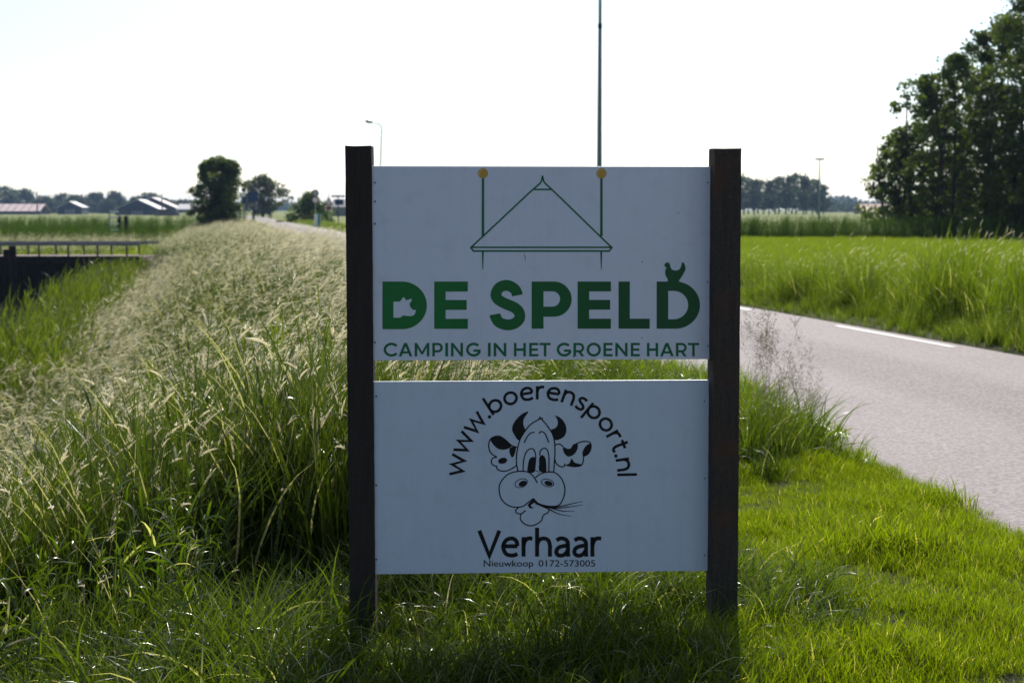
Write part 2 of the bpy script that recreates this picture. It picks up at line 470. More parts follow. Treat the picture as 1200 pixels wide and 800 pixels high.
# ------------------------------------------------------------------ sign
SX, SY = .098, 5.325
YAW = R(2.6)
sign = empty('campsite_sign', (SX, SY, 0), YAW)
tag(sign, 'two white panels between dark wooden posts, green campsite lettering above and a cow drawing below', 'sign')
cY, sYw = math.cos(YAW), math.sin(YAW)
def on_board(px, py, off=0.0):
    """photo pixel -> (x, z) in the sign's frame, on the panel's front plane"""
    d = ray(px, py)
    n = np.array([-sYw, cY, 0]); p0 = np.array([SX, SY, 0]) + n * off
    t = np.dot(p0 - CAM, n) / np.dot(d, n)
    q = CAM + d * t - np.array([SX, SY, 0])
    return q[0] * cY + q[1] * sYw, q[2]
def panel(px0, px1, pyt, pyb, m):
    x0 = (on_board(px0, pyt)[0] + on_board(px0, pyb)[0]) / 2; x1 = (on_board(px1, pyt)[0] + on_board(px1, pyb)[0]) / 2
    xm = (px0 + px1) / 2
    z1 = on_board(xm, pyt)[1]; z0 = on_board(xm, pyb)[1]
    b = MB().box(x0, x1, 0, .010, z0, z1).build('board', m, sign, bevel=.0012)
    return b, x0, x1, z0, z1
board1, bx0, bx1, b1z0, b1z1 = panel(436.5, 834, 195, 421.5, M_BOARD)
board2, _, _, b2z0, b2z1 = panel(438.5, 832, 446, 670.5, M_BOARD2)
board1['label'] = 'upper white panel with green lettering'
board2['label'] = 'lower white panel with black lettering and cow drawing'

def rough_post(name, w, d, ztop, zbot, m, parent, loc, rz, lean):
    bm = bmesh.new()
    nz = 60
    r0 = np.random.default_rng(int(abs(loc[0]) * 1000))
    prof = [(-w/2, -d/2), (-w/6, -d/2), (w/6, -d/2), (w/2, -d/2), (w/2, -d/6), (w/2, d/6), (w/2, d/2), (w/6, d/2), (-w/6, d/2), (-w/2, d/2), (-w/2, d/6), (-w/2, -d/6)]
    rings = []
    for i in range(nz + 1):
        z = zbot + (ztop - zbot) * i / nz
        rings.append([bm.verts.new((x * (1 + r0.normal(0, .008)), y * (1 + r0.normal(0, .008)), z + (r0.normal(0, .0012) if i == nz else 0))) for x, y in prof])
    for i in range(nz):
        for k in range(12):
            bm.faces.new((rings[i][k], rings[i][(k+1) % 12], rings[i+1][(k+1) % 12], rings[i+1][k]))
    bm.faces.new(rings[-1]); bm.faces.new(rings[0][::-1])
    me = bpy.data.meshes.new(name); bm.to_mesh(me); bm.free(); me.materials.append(m)
    o = link(name, me, parent)
    o.location = loc; o.rotation_euler = (0, lean, rz)
    return o
def post_at(px0t, px1t, pyt, px0b, px1b, off, m, rz, depth=.085, wscale=1):
    a0, zt = on_board(px0t, pyt, off); a1, _ = on_board(px1t, pyt, off)
    c0, zb = on_board(px0b, 700, off); c1, _ = on_board(px1b, 700, off)
    wdt = ((a1 - a0) + (c1 - c0)) / 2 * wscale
    ct, cb = (a0 + a1) / 2, (c0 + c1) / 2
    lean = math.atan((ct - cb) / (zt - zb))
    x0 = cb + (0 - zb) * (ct - cb) / (zt - zb)
    return rough_post('post', wdt, depth, zt, -.45, m, sign, (x0, off + depth / 2, 0), rz, lean)
p1 = post_at(405, 436, 171, 410, 440.5, -.006, M_POST1, -YAW)
p2 = post_at(837, 868, 174, 833, 864, -.065, M_POST2, R(3.0), .09)
p1['label'] = 'near black stained post'; p2['label'] = 'weathered brown post with reddish lower part'
for o, px, pys in ((board1, 439.5, (214, 236, 262, 401)), (board2, 441, (464, 568, 655))):
    for py in pys:
        x, z = on_board(px, py)
        s = MB(); s.tube([(x, -.0055, z), (x, .001, z)], .0028, 8)
        s.build('screw', M_DARK, o)
for o, px, pys in ((board1, 829, (214, 330, 405)), (board2, 825.5, (470, 560, 650))):
    for py in pys:
        x, z = on_board(px, py)
        MB().tube([(x, -.004, z), (x, .001, z)], .0022, 8).build('screw', M_DARK, o)

# ---- print
def smooth_line(pts, n=8, closed=False):
    P = np.array(pts, float)
    if closed: P = np.vstack([P[-1], P, P[0], P[1]])
    else: P = np.vstack([2 * P[0] - P[1], P, 2 * P[-1] - P[-2]])
    o = []
    for i in range(1, len(P) - 2):
        for t in np.arange(n) / n:
            a, b, c, d = P[i-1], P[i], P[i+1], P[i+2]
            o.append(.5 * ((2*b) + (-a+c)*t + (2*a-5*b+4*c-d)*t*t + (-a+3*b-3*c+d)*t**3))
    if not closed: o.append(P[-2])
    return np.array(o)
class Print:
    def __init__(s, off=.0008): s.v = []; s.f = []; s.off = off
    def poly(s, loops):
        L = [[Vector((float(p[0]), float(p[1]), 0)) for p in lp] for lp in loops]
        tr = tessellate_polygon(L)
        b = len(s.v); s.v += [(p.x, p.y) for lp in L for p in lp]
        s.f += [tuple(b + i for i in t) for t in tr]
    def stroke(s, pts, wd, closed=False, taper=None):
        P = np.array(pts, float)
        n = len(P)
        if closed: T = np.roll(P, -1, 0) - np.roll(P, 1, 0)
        else:
            T = np.gradient(P, axis=0)
        seg = np.diff(P, axis=0, append=P[:1])
        Nn = np.stack([-T[:, 1], T[:, 0]], 1); Nn /= np.linalg.norm(Nn, axis=1)[:, None] + 1e-9
        m = np.ones(n)
        for i in range(n):
            if closed or 0 < i < n - 1:
                a = seg[i - 1]; c = np.array([-a[1], a[0]]) / (np.linalg.norm(a) + 1e-9)
                m[i] = 1 / max(.45, abs(np.dot(c, Nn[i])))
        W = wd / 2 * m
        if taper is not None: W = W * np.interp(np.linspace(0, 1, n), np.linspace(0, 1, len(taper)), taper)
        b = len(s.v)
        s.v += [tuple(p) for p in P + Nn * W[:, None]] + [tuple(p) for p in P - Nn * W[:, None]]
        r = range(n) if closed else range(n - 1)
        s.f += [(b + i, b + (i + 1) % n, b + n + (i + 1) % n, b + n + i) for i in r]
    def segs(s, pts, wd):      # mitred straight strokes given corner points, exact joins
        s.stroke(pts, wd)
    def build(s, name, m, parent):
        V = []
        for px, py in s.v:
            x, z = on_board(px, py); V.append((x, -s.off, z))
        bm = bmesh.new()
        vs = [bm.verts.new(v) for v in V]
        for f in s.f:
            try:
                fc = bm.faces.new([vs[i] for i in f])
            except ValueError: continue
        bm.normal_update()
        for fc in bm.faces:
            if fc.normal.y > 0: fc.normal_flip()
        me = bpy.data.meshes.new(name); bm.to_mesh(me); bm.free(); me.materials.append(m)
        return link(name, me, parent)
def arc(cx, cy, rx, ry, a0, a1, n=24):
    return [(cx + rx * math.cos(R(a)), cy - ry * math.sin(R(a))) for a in np.linspace(a0, a1, n)]
# big letters (photo pixel coordinates)
def c7(p): return [(430 + x / 5.714, 310 + y / 5.714) for x, y in p]
def c8(p): return [(630 + x / 5.714, 290 + y / 5.714) for x, y in p]
def letter(loops):
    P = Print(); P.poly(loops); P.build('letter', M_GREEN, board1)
def D_outer(x0, x1, yt, yb):
    ry = (yb - yt) / 2; cx = x1 - ry * 1.04
    return [(x0, yt)] + arc(cx, (yt + yb) / 2, x1 - cx, ry, 90, -90, 32) + [(x0, yb)]
pig = c7([(177,247),(220,247),(228,240),(234,228),(245,217),(256,226),(262,240),(280,233),(298,227),(301,234),(299,243),(288,256),(286,268),(290,282),(299,293),(308,302),(328,303),(327,315),(322,326),(318,336),(306,341),(290,346),(262,342),(240,340),(232,348),(222,355),(177,355)])
letter([D_outer(448.2, 500.2, 329.8, 385.6), pig])
def E(x0, x1, xm, xs, ys):
    y0, y1, y2, y3, y4, y5 = ys
    letter([[(x0, y0), (x1, y0), (x1, y1), (xs, y1), (xs, y2), (xm, y2), (xm, y3), (xs, y3), (xs, y4), (x1, y4), (x1, y5), (x0, y5)]])
EY = (329.8, 341.5, 351.4, 363.0, 373.4, 385.2)
E(508.9, 548.2, 546.9, 522.2, EY)
ps = Print()
ps.stroke(smooth_line(c7([(1007, 206), (1003, 188), (985, 160), (940, 139), (890, 152), (864, 195), (876, 230), (920, 258), (985, 286), (1018, 318), (1021, 360), (990, 392), (940, 403), (885, 385), (862, 350), (858, 332)]), 8), 12.6)
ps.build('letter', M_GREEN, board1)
ry = 20.6
letter([[(623, 329.8)] + arc(669.9 - 20.9, 350.4, 20.9, ry, 90, -90, 28) + [(636.9, 371), (636.9, 385.0), (623, 385.0)],
        [(636.9, 341.2)] + arc(647.2, 350.2, 9.1, 9.0, 90, -90, 20) + [(636.9, 359.2)]])
E(676.9, 715.9, 715, 690.4, (329.8, 341.3, 351.3, 362.7, 373.3, 385.0))
letter([[(724.9, 329.8), (738, 329.8), (738, 373.3), (761.3, 373.3), (761.3, 385), (724.9, 385)]])
letter([D_outer(769.5, 820.2, 329.8, 385), [(783, 340.8)] + arc(789.5, 357.4, 16.9, 16.6, 90, -90, 28) + [(783, 374)]])
hen = smooth_line([(640 + x / 4.446, 160 + y / 4.446) for x, y in [(616,673),(621,660),(632,655),(643,662),(648,680),(656,692),(668,697),(684,697),(697,688),(704,672),(706,658),(714,655),(722,668),(726,690),(718,708),(711,722),(701,737),(692,750),(690,758),(640,758),(632,741),(622,722),(620,700),(626,684)]], 4, True)
ph = Print(.0012); ph.poly([hen]); ph.build('hen_drawing', M_GREEN, board1)

# tagline, stroke letters
W3 = 2.95
YT, YB = 401.6, 417.4
def stroke_text():
    P = None
    h = W3 / 2
    t, b, mid = YT + h, YB - h, (YT + YB) / 2
    def X7(a, c): return 430 + a / 5.714, 430 + c / 5.714
    def X8(a, c): return 630 + a / 5.714, 630 + c / 5.714
    def XG(a, c): return 560 + a / 14.55, 560 + c / 14.55
    seq = [('C', X7(112, 207)), ('A', X7(213, 304)), ('M', X7(320, 418)), ('P', X7(438, 508)), ('I', X7(525, 543)), ('N', X7(563, 643)), ('G', X7(664, 762)),
           ('I', XG(172, 218)), ('N', XG(270, 485)), ('H', XG(615, 818)), ('E', XG(875, 1030)), ('T', (632.3, 645.2)),
           ('G', X8(128, 224)), ('R', X8(240, 312)), ('O', X8(328, 424)), ('E', X8(441, 502)), ('N', X8(520, 602)), ('E', X8(624, 684)),
           ('H', X8(732, 807)), ('A', X8(820, 912)), ('R', X8(926, 998)), ('T', X8(1006, 1081))]
    for ch, (x0, x1) in seq:
        P = Print(); st = lambda p: P.stroke(p, W3)
        l, r = x0 + h, x1 - h; cx = (x0 + x1) / 2; rr = (x1 - x0) / 2 - h; ryy = (YB - YT) / 2 - h + .3
        if ch == 'C': st(arc(x0 + 9.2, mid, 9.2 - h, ryy, 40, 320, 30))
        elif ch == 'G':
            st(arc(x0 + 8.9, mid, 8.9 - h, ryy, 44, 345, 32)); P.poly([[(cx, mid - .2), (x1 - .2, mid - .2), (x1 - .2, mid + W3 * .85), (cx, mid + W3 * .85)]])
        elif ch == 'O': P.stroke(arc(cx, mid, rr, ryy, 0, 349, 34), W3, True)
        elif ch == 'I': P.poly([[(x0, YT), (x1, YT), (x1, YB), (x0, YB)]])
        elif ch == 'A':
            P.poly([[(cx - 1.7, YT), (cx + 1.7, YT), (x1, YB), (x1 - 3.2, YB), (cx, YT + 4.0), (x0 + 3.2, YB), (x0, YB)]]); P.poly([[(cx - 4.5, YB - 5.9), (cx + 4.5, YB - 5.9), (cx + 5.2, YB - 3.4), (cx - 5.2, YB - 3.4)]])
        elif ch == 'M':
            P.poly([[(x0, YT), (x0 + 2.6, YT), (cx, YB - 5.5), (x1 - 2.6, YT), (x1, YT), (x1, YB), (x1 - W3, YB), (x1 - W3, YT + 5.5), (cx + 1.1, YB - 2.4), (cx - 1.1, YB - 2.4), (x0 + W3, YT + 5.5), (x0 + W3, YB), (x0, YB)]])
        elif ch == 'N':
            P.poly([[(x0, YT), (x0 + 2.6, YT), (x1 - W3, YB - 5.0), (x1 - W3, YT), (x1, YT), (x1, YB), (x1 - 2.6, YB), (x0 + W3, YT + 5.0), (x0 + W3, YB), (x0, YB)]])
        elif ch == 'H':
            P.poly([[(x0, YT), (x0 + W3, YT), (x0 + W3, mid - h), (x1 - W3, mid - h), (x1 - W3, YT), (x1, YT), (x1, YB), (x1 - W3, YB), (x1 - W3, mid + h), (x0 + W3, mid + h), (x0 + W3, YB), (x0, YB)]])
        elif ch == 'E':
            P.poly([[(x0, YT), (x1, YT), (x1, YT + 2.7), (x0 + W3, YT + 2.7), (x0 + W3, mid - 1.3), (x1 - .6, mid - 1.3), (x1 - .6, mid + 1.3), (x0 + W3, mid + 1.3), (x0 + W3, YB - 2.7), (x1, YB - 2.7), (x1, YB), (x0, YB)]])
        elif ch == 'T': P.poly([[(x0, YT), (x1, YT), (x1, YT + 2.7), (cx + h, YT + 2.7), (cx + h, YB), (cx - h, YB), (cx - h, YT + 2.7), (x0, YT + 2.7)]])
        elif ch in 'PR':
            bot = YB - 4.6; rb = (bot - YT) / 2
            P.poly([[(x0, YT)] + arc(x1 - rb, YT + rb, rb, rb, 90, -90, 18) + [(x0 + W3, bot), (x0 + W3, YB), (x0, YB)],
                    [(x0 + W3, YT + 2.7)] + arc(x1 - rb, YT + rb, rb - 2.8, rb - 2.7, 90, -90, 14) + [(x0 + W3, bot - 2.7)]])
            if ch == 'R': P.poly([[(x1 - 7.2, bot - 1), (x1 - 3.9, bot - 1.2), (x1 + .2, YB), (x1 - 3.3, YB)]])
        P.build('letter', M_GREEN2, board1)
stroke_text()

# pins and tent outline
def a5(p): return [(400 + x / 4.446, 160 + y / 4.446) for x, y in p]
def a6(p): return [(640 + x / 4.446, 160 + y / 4.446) for x, y in p]
for f, cx in ((a5, 738), (a6, 288)):
    P = Print()
    P.poly([f([(cx - 6, 214), (cx + 6, 214), (cx + 6.5, 520), (cx - 7, 520)])])
    P.poly([f([(cx - 6, 600), (cx + 4, 600), (cx + 1, 690), (cx - 3, 690)])])
    P.build('pin_drawing', M_GREEN2, board1)
    c = f([(cx, 192)])[0]
    P = Print(.0012); P.poly([arc(*c, 5.9, 5.9, 0, 349, 32)]); h = P.build('pin_head_drawing', M_GOLD, board1)
    P = Print(.0016); P.stroke(arc(*c, 4.4, 4.4, 90, 215, 12), .9); P.build('pin_highlight', M_GOLD2, board1)
P = Print()
xA, xB = 551.4, 717.4
P.stroke([(635.8, 206.0), (635.2, 209.5), (634.3, 212.8), (632.6, 215.2), (620, 226.2), (552.2, 289.8)], 1.9)
P.stroke([(635.8, 206.0), (636.4, 209.5), (637.3, 212.8), (639.0, 215.0), (650, 225.2), (716.6, 289.8)], 1.9)
P.stroke([(551.0, 289.8), (717.8, 289.8)], 1.9)
P.stroke([(554.2, 294.1), (714.4, 294.1)], 2.0)
P.stroke([(551.6, 289.8), (554.8, 294.2)], 1.9); P.stroke([(717.2, 289.8), (713.9, 294.2)], 1.9)
P.stroke([(625.8, 222.1), (645.8, 222.1)], 1.9)
P.build('tent_drawing', M_GREEN2, board1)

# text glyphs from the built-in font
def glyphs(s, bold=0.0):
    cu = bpy.data.curves.new('glyph', 'FONT'); cu.body = s; cu.offset = bold; cu.resolution_u = 5
    ob = bpy.data.objects.new('glyph', cu); C.objects.link(ob)
    bpy.context.view_layer.update()
    me = ob.evaluated_get(bpy.context.evaluated_depsgraph_get()).to_mesh()
    V = np.array([v.co[:2] for v in me.vertices]); F = [tuple(p.vertices) for p in me.polygons]
    C.objects.unlink(ob); bpy.data.objects.remove(ob); bpy.data.curves.remove(cu)
    return V, F
def put(P, V, F):
    b = len(P.v); P.v += [tuple(v) for v in V]; P.f += [tuple(b + i for i in f) for f in F]
def text_line(s, x0, x1, ytop, ybot, ref, name, m, parent, bold=0.0):
    """scale so that ref's height spans ytop..ybot and the whole line spans x0..x1; one part per character"""
    Vr, _ = glyphs(ref, bold); h = Vr[:, 1].max() - max(0, Vr[:, 1].min()); base = 0
    V, F = glyphs(s, bold)
    sx = (x1 - x0) / (V[:, 0].max() - V[:, 0].min()); sy = (ybot - ytop) / h; xm = V[:, 0].min()
    # split into islands sharing glyph by x gaps: build the line char by char using prefix widths
    P = Print(); put(P, np.stack([x0 + (V[:, 0] - xm) * sx, ybot - V[:, 1] * sy], 1), F)
    o = P.build(name, m, parent)
    return o
def text_chars(s, x0, x1, ytop, ybot, ref, m, parent, bold=0.0):
    Vr, _ = glyphs(ref, bold); h = Vr[:, 1].max() - max(0, Vr[:, 1].min())
    V, F = glyphs(s, bold)
    sx = (x1 - x0) / (V[:, 0].max() - V[:, 0].min()); sy = (ybot - ytop) / h; xm = V[:, 0].min()
    for i, ch in enumerate(s):
        if ch == ' ': continue
        Va, Fa = glyphs(s[:i + 1], bold)
        Vc, Fc = glyphs(ch, bold)
        Vc = Vc + np.array([Va[:, 0].max() - Vc[:, 0].max(), 0])
        P = Print(); put(P, np.stack([x0 + (Vc[:, 0] - xm) * sx, ybot - Vc[:, 1] * sy], 1), Fc)
        P.build('letter', m, parent)
SW = .175
def g_bowl(cx, cy, rx, ry): return ('c', [(cx + rx * math.cos(t), cy + ry * math.sin(t)) for t in np.linspace(0, 2 * math.pi, 28, endpoint=False)])
GL = {
 'o': (1.0, [g_bowl(.5, .5, .41, .425)]),
 'e': (.92, [('p', [(.09, .53), (.84, .53)]), ('s', [(.84, .53), (.8, .76), (.66, .9), (.48, .93), (.25, .84), (.1, .6), (.11, .38), (.24, .14), (.5, .06), (.7, .08), (.84, .14)])]),
 'r': (.56, [('p', [(.09, 0), (.09, 1.0)]), ('s', [(.09, .56), (.17, .8), (.34, .93), (.56, .92)])]),
 'h': (.86, [('p', [(.09, 0), (.09, 1.48)]), ('s', [(.09, .6), (.2, .84), (.44, .93), (.68, .83), (.77, .56), (.77, .3), (.77, 0)])]),
 'n': (.86, [('p', [(.09, 0), (.09, 1.0)]), ('s', [(.09, .6), (.2, .84), (.44, .93), (.68, .83), (.77, .56), (.77, .3), (.77, 0)])]),
 'a': (.80, [('s', [(.1, .83), (.3, .93), (.54, .9), (.69, .75), (.71, .5), (.71, .2), (.73, 0)]), ('s', [(.71, .57), (.45, .54), (.2, .45), (.09, .26), (.16, .1), (.34, .05), (.54, .12), (.7, .32)])]),
 'w': (1.5, [('p', [(.07, 1.0), (.41, .03), (.75, .93), (1.09, .03), (1.43, 1.0)])]),
 'b': (1.0, [('p', [(.09, 0), (.09, 1.48)]), g_bowl(.5, .5, .41, .425)]),
 'p': (1.0, [('p', [(.09, -.44), (.09, 1.0)]), g_bowl(.5, .5, .41, .425)]),
 's': (.7, [('s', [(.61, .86), (.42, .93), (.2, .88), (.13, .7), (.28, .55), (.5, .43), (.61, .26), (.5, .09), (.28, .06), (.07, .13)])]),
 't': (.64, [('s', [(.27, 1.28), (.27, .8), (.27, .35), (.34, .12), (.48, .06), (.62, .08)]), ('p', [(.0, .925), (.6, .925)])]),
 'l': (.18, [('p', [(.09, 0), (.09, 1.48)])]),
 'V': (1.22, [('p', [(.08, 1.33), (.61, .04), (1.14, 1.33)])]),
 '.': (.22, [('d', [(.11, .1)])]),
}
def glyph_strokes(ch, tf, xh, m, wd=SW):
    """tf maps glyph units to photo pixels; xh is the x height in pixels"""
    P = Print()
    for kind, pts in GL[ch][1]:
        if kind == 'd':
            P.poly([[tf(pts[0][0] + .125 * math.cos(t), pts[0][1] + .125 * math.sin(t)) for t in np.linspace(0, 2 * math.pi, 16, endpoint=False)]]); continue
        q = smooth_line(pts, 6) if kind == 's' else np.array(pts)
        P.stroke([tf(x, y) for x, y in q], wd * xh, kind == 'c')
    P.build('letter', m, board2)
xh = 22.9
gap = {'V': -.06}
adv = sum(GL[c][0] for c in 'Verhaar'); sp = .155
tot = adv + sp * 6 - .12
kx = (704.6 - 559.9) / tot; cx0 = 559.9
for i, c in enumerate('Verhaar'):
    glyph_strokes(c, lambda x, y, c0=cx0: (c0 + x * kx, 651.7 - y * xh), xh, M_BLACK, .205)
    cx0 += (GL[c][0] + (sp if c != 'V' else sp - .12)) * kx
text_chars('Nieuwkoop', 566.8, 624.9, 655.9, 663.2, 'N', M_BLACK, board2, .004)
text_chars('0172-573005', 631.2, 697.4, 655.9, 663.2, '1', M_BLACK, board2, .004)
# web address on an arc
A = np.array([(536, 543.2), (598.6, 466), (616.4, 461.9), (644.4, 461), (661.9, 465.2), (677.7, 470), (706, 490.3), (728.3, 538.3)])
Q = np.linalg.lstsq(np.c_[2 * A, np.ones(len(A))], (A ** 2).sum(1), rcond=None)[0]
acx, acy = Q[0], Q[1]; ar = math.sqrt(Q[2] + acx ** 2 + acy ** 2)
xh = 15.6; rb = ar - xh / 2
a_start = math.atan2(533.5 - acx, -(557.8 - acy)); a_end = math.atan2(734 - acx, -(557.4 - acy))
addr = 'www.boerensport.nl'
sps = [(.02 if a + b == 'ww' else .14 if '.' in a + b else .15) for a, b in zip(addr, addr[1:])]
tot = sum(GL[c][0] for c in addr) + sum(sps)
k_ang = (a_end - a_start) / tot
c0 = 0
for i, c in enumerate(addr):
    wd_ = GL[c][0]; ang = a_start + (c0 + wd_ / 2) * k_ang
    def tf(x, y, ang=ang, wd_=wd_):
        gx = (x - wd_ / 2) * k_ang * ar * .98; gy = y * xh + rb
        return (acx + gx * math.cos(ang) + gy * math.sin(ang), acy + gx * math.sin(ang) - gy * math.cos(ang))
    glyph_strokes(c, tf, xh, M_BLACK, .205)
    c0 += wd_ + (sps[i] if i < len(sps) else 0)
# cow drawing
def k3(p): return [(560 + x / 5.714, 480 + y / 5.714) for x, y in p]
def ell(cx, cy, rx, ry, rot, n=24):
    return [(cx + rx * math.cos(a) * math.cos(rot) - ry * math.sin(a) * math.sin(rot), cy + rx * math.cos(a) * math.sin(rot) + ry * math.sin(a) * math.cos(rot)) for a in np.linspace(0, 2 * math.pi, n, endpoint=False)]
def L(P, pts, wd=1.4, **k): P.stroke(smooth_line(k3(pts), 6, k.pop('closed', False)), wd, **k)
def Fz(P, pts, s=True): P.poly([smooth_line(k3(pts), 5, True) if s else k3(pts)])
P = Print()
L(P, [(268,408),(258,350),(262,280),(280,205),(310,150),(350,100),(388,75),(405,66),(418,46)])
L(P, [(418,46),(417,62),(430,55),(432,68)])
L(P, [(430,66),(460,100),(495,152),(512,205),(516,280),(512,350),(508,412)])
L(P, [(310,220),(330,180),(355,155),(380,150)]); L(P, [(408,158),(425,145),(450,160),(475,218)])
P.build('cow_head_drawing', M_BLACK, board2)
for hp in ([(338,12),(300,25),(260,60),(235,100),(230,135),(245,170),(275,205),(296,175),(318,140),(305,100),(308,60)], [(518,38),(555,55),(585,95),(592,140),(575,180),(522,203),(505,170),(488,137),(520,120),(535,95),(532,65)]):
    P = Print(); Fz(P, hp); P.build('cow_horn_drawing', M_BLACK, board2)
P = Print()
L(P, [(262,250),(225,237),(190,205),(150,178),(115,178),(85,195),(72,235),(80,275),(100,300),(125,315),(100,322),(90,345),(100,368),(130,378)])
L(P, [(125,380),(135,400),(170,410),(215,400),(262,370)])
Fz(P, [(85,200),(115,178),(150,180),(190,208),(225,240),(195,262),(150,265),(115,245)]); Fz(P, [(215,255),(250,246),(253,270),(240,310),(226,315),(213,290)])
P.poly([k3(ell(166, 340, 31, 20, -.25))])
P.build('cow_ear_drawing', M_BLACK, board2)
P = Print()
L(P, [(515,235),(545,228),(572,245)]); L(P, [(515,330),(525,358),(555,380),(580,375),(580,358)])
L(P, [(660,226),(700,212),(745,215),(758,240),(748,280),(710,310),(705,345),(690,372),(640,380)])
Fz(P, [(570,248),(600,260),(622,256),(640,230),(668,228),(664,268),(640,300),(605,312),(578,288)])
Fz(P, [(750,226),(758,255),(742,295),(706,312),(701,280),(722,243)]); Fz(P, [(584,370),(612,358),(628,325),(648,352),(692,365),(680,380),(630,382)])
P.build('cow_ear_drawing', M_BLACK, board2)
P = Print()
L(P, [(303,410),(305,350),(320,290),(345,262),(370,262),(385,290),(388,325)]); L(P, [(415,305),(418,275),(440,257),(462,265),(475,310),(475,415)])
Fz(P, [(335,415),(335,370),(346,330),(366,315),(388,325),(388,360),(378,415)]); Fz(P, [(412,408),(410,360),(412,318),(430,302),(452,322),(458,370),(455,416)])
P.build('cow_eyes_drawing', M_BLACK, board2)
P = Print()
L(P, [(398,488),(380,457),(355,427),(320,412),(260,412),(200,432),(155,480),(142,530),(155,590),(190,630),(240,650),(300,645),(335,620),(372,592)])
L(P, [(385,453),(420,428),(470,415),(520,422),(560,460),(582,520),(575,580),(545,635),(490,645),(430,635),(398,620),(372,592)]); L(P, [(352,415),(380,405),(415,418)], .8)
for cx, cy, rx, ry2, ro, fx in ((290, 490, 43, 27, -.4, 10), (467, 488, 42, 25, .25, 6)):
    P.stroke(k3(ell(cx, cy, rx, ry2, ro)), .9, True); P.poly([k3(ell(cx + fx, cy + 3, rx * .66, ry2 * .66, ro))])
Fz(P, [(334,632),(352,640),(372,655),(388,645),(394,640),(372,658),(345,655)]); Fz(P, [(336,630),(370,596),(384,618),(366,628),(352,640)], False)
Fz(P, [(372,596),(396,625),(400,634),(386,632)], False)
L(P, [(272,653),(253,672),(262,690),(290,694),(320,672)]); L(P, [(290,695),(285,730),(310,760),(350,775),(390,765),(425,740),(438,705),(470,685),(478,662)])
P.build('cow_muzzle_drawing', M_BLACK, board2)
for wp in ([(395,628),(480,648),(560,643),(640,625),(702,612)], [(395,628),(500,655),(600,650),(702,635)], [(395,628),(480,652),(560,675),(648,678)], [(395,628),(470,660),(540,695),(628,712)]):
    P = Print(.0012); L(P, wp, 1.3, taper=[1, 1.4, 1, .7, .4]); P.build('straw_drawing', M_BLACK, board2)
# small scratch and stains on the upper panel
P = Print(); P.stroke([(614, 297), (615.4, 301), (615.6, 306)], .8, taper=[.3, 1, .4]); P.build('scratch', simple('rust_scratch', (.2, .07, .05)), board1)

# ------------------------------------------------------------------ grass assets
def blades(n, rad, h0, h1, w0, w1, bend0=.2, bend1=1.2, seg=4, wind=0.0, r=rng, lean=.15, base=None, z0=0.0, az=None):
    if base is None:
        rr = rad * np.sqrt(r.random(n)); th = r.random(n) * 2 * math.pi
        base = np.stack([rr * np.cos(th), rr * np.sin(th), np.full(n, z0)], 1)
    h = r.uniform(h0, h1, n); wd = r.uniform(w0, w1, n)
    if az is None:
        az = r.random(n) * 2 * math.pi
        az = np.where(r.random(n) < wind, r.normal(0, .5, n), az)
    a0 = np.abs(r.normal(0, lean, n)); a1 = r.uniform(bend0, bend1, n)
    t = np.linspace(0, 1, seg + 1)
    ang = a0[:, None] + a1[:, None] * t[None] ** 1.6
    ds = (h / seg)[:, None]
    dx = np.sin(ang) * ds; dz = np.cos(ang) * ds
    hx = np.concatenate([np.zeros((n, 1)), np.cumsum((dx[:, 1:] + dx[:, :-1]) / 2, 1)], 1)
    hz = np.concatenate([np.zeros((n, 1)), np.cumsum((dz[:, 1:] + dz[:, :-1]) / 2, 1)], 1)
    ca, sa = np.cos(az)[:, None], np.sin(az)[:, None]
    P = np.stack([base[:, 0:1] + hx * ca, base[:, 1:2] + hx * sa, base[:, 2:3] + hz], -1)
    tw = r.normal(0, .7, n)[:, None] + r.normal(0, .5, n)[:, None] * t[None]
    sd_ = np.stack([-sa * np.cos(tw) + ca * np.sin(tw) * np.cos(ang), ca * np.cos(tw) + sa * np.sin(tw) * np.cos(ang), -np.sin(tw) * np.sin(ang)], -1)
    prof = np.array([.75, 1, .9, .6, .06]) if seg == 4 else np.interp(t, [0, .25, .6, 1], [.7, 1, .8, .06])
    W = (wd[:, None] * prof[None] / 2)[..., None]
    Vv = np.stack([P - sd_ * W, P + sd_ * W], 2).reshape(-1, 3)
    k = (seg + 1) * 2
    i = (np.arange(n) * k)[:, None] + (np.arange(seg) * 2)[None]
    Ff = np.stack([i, i + 1, i + 3, i + 2], -1).reshape(-1, 4)
    rnd = r.random(n); rb_ = r.random(n)
    T = np.stack([np.repeat(rnd, k), np.tile(np.repeat(t, 2), n), np.repeat(rb_, k), np.ones(n * k)], 1)
    return Vv, Ff, T, P
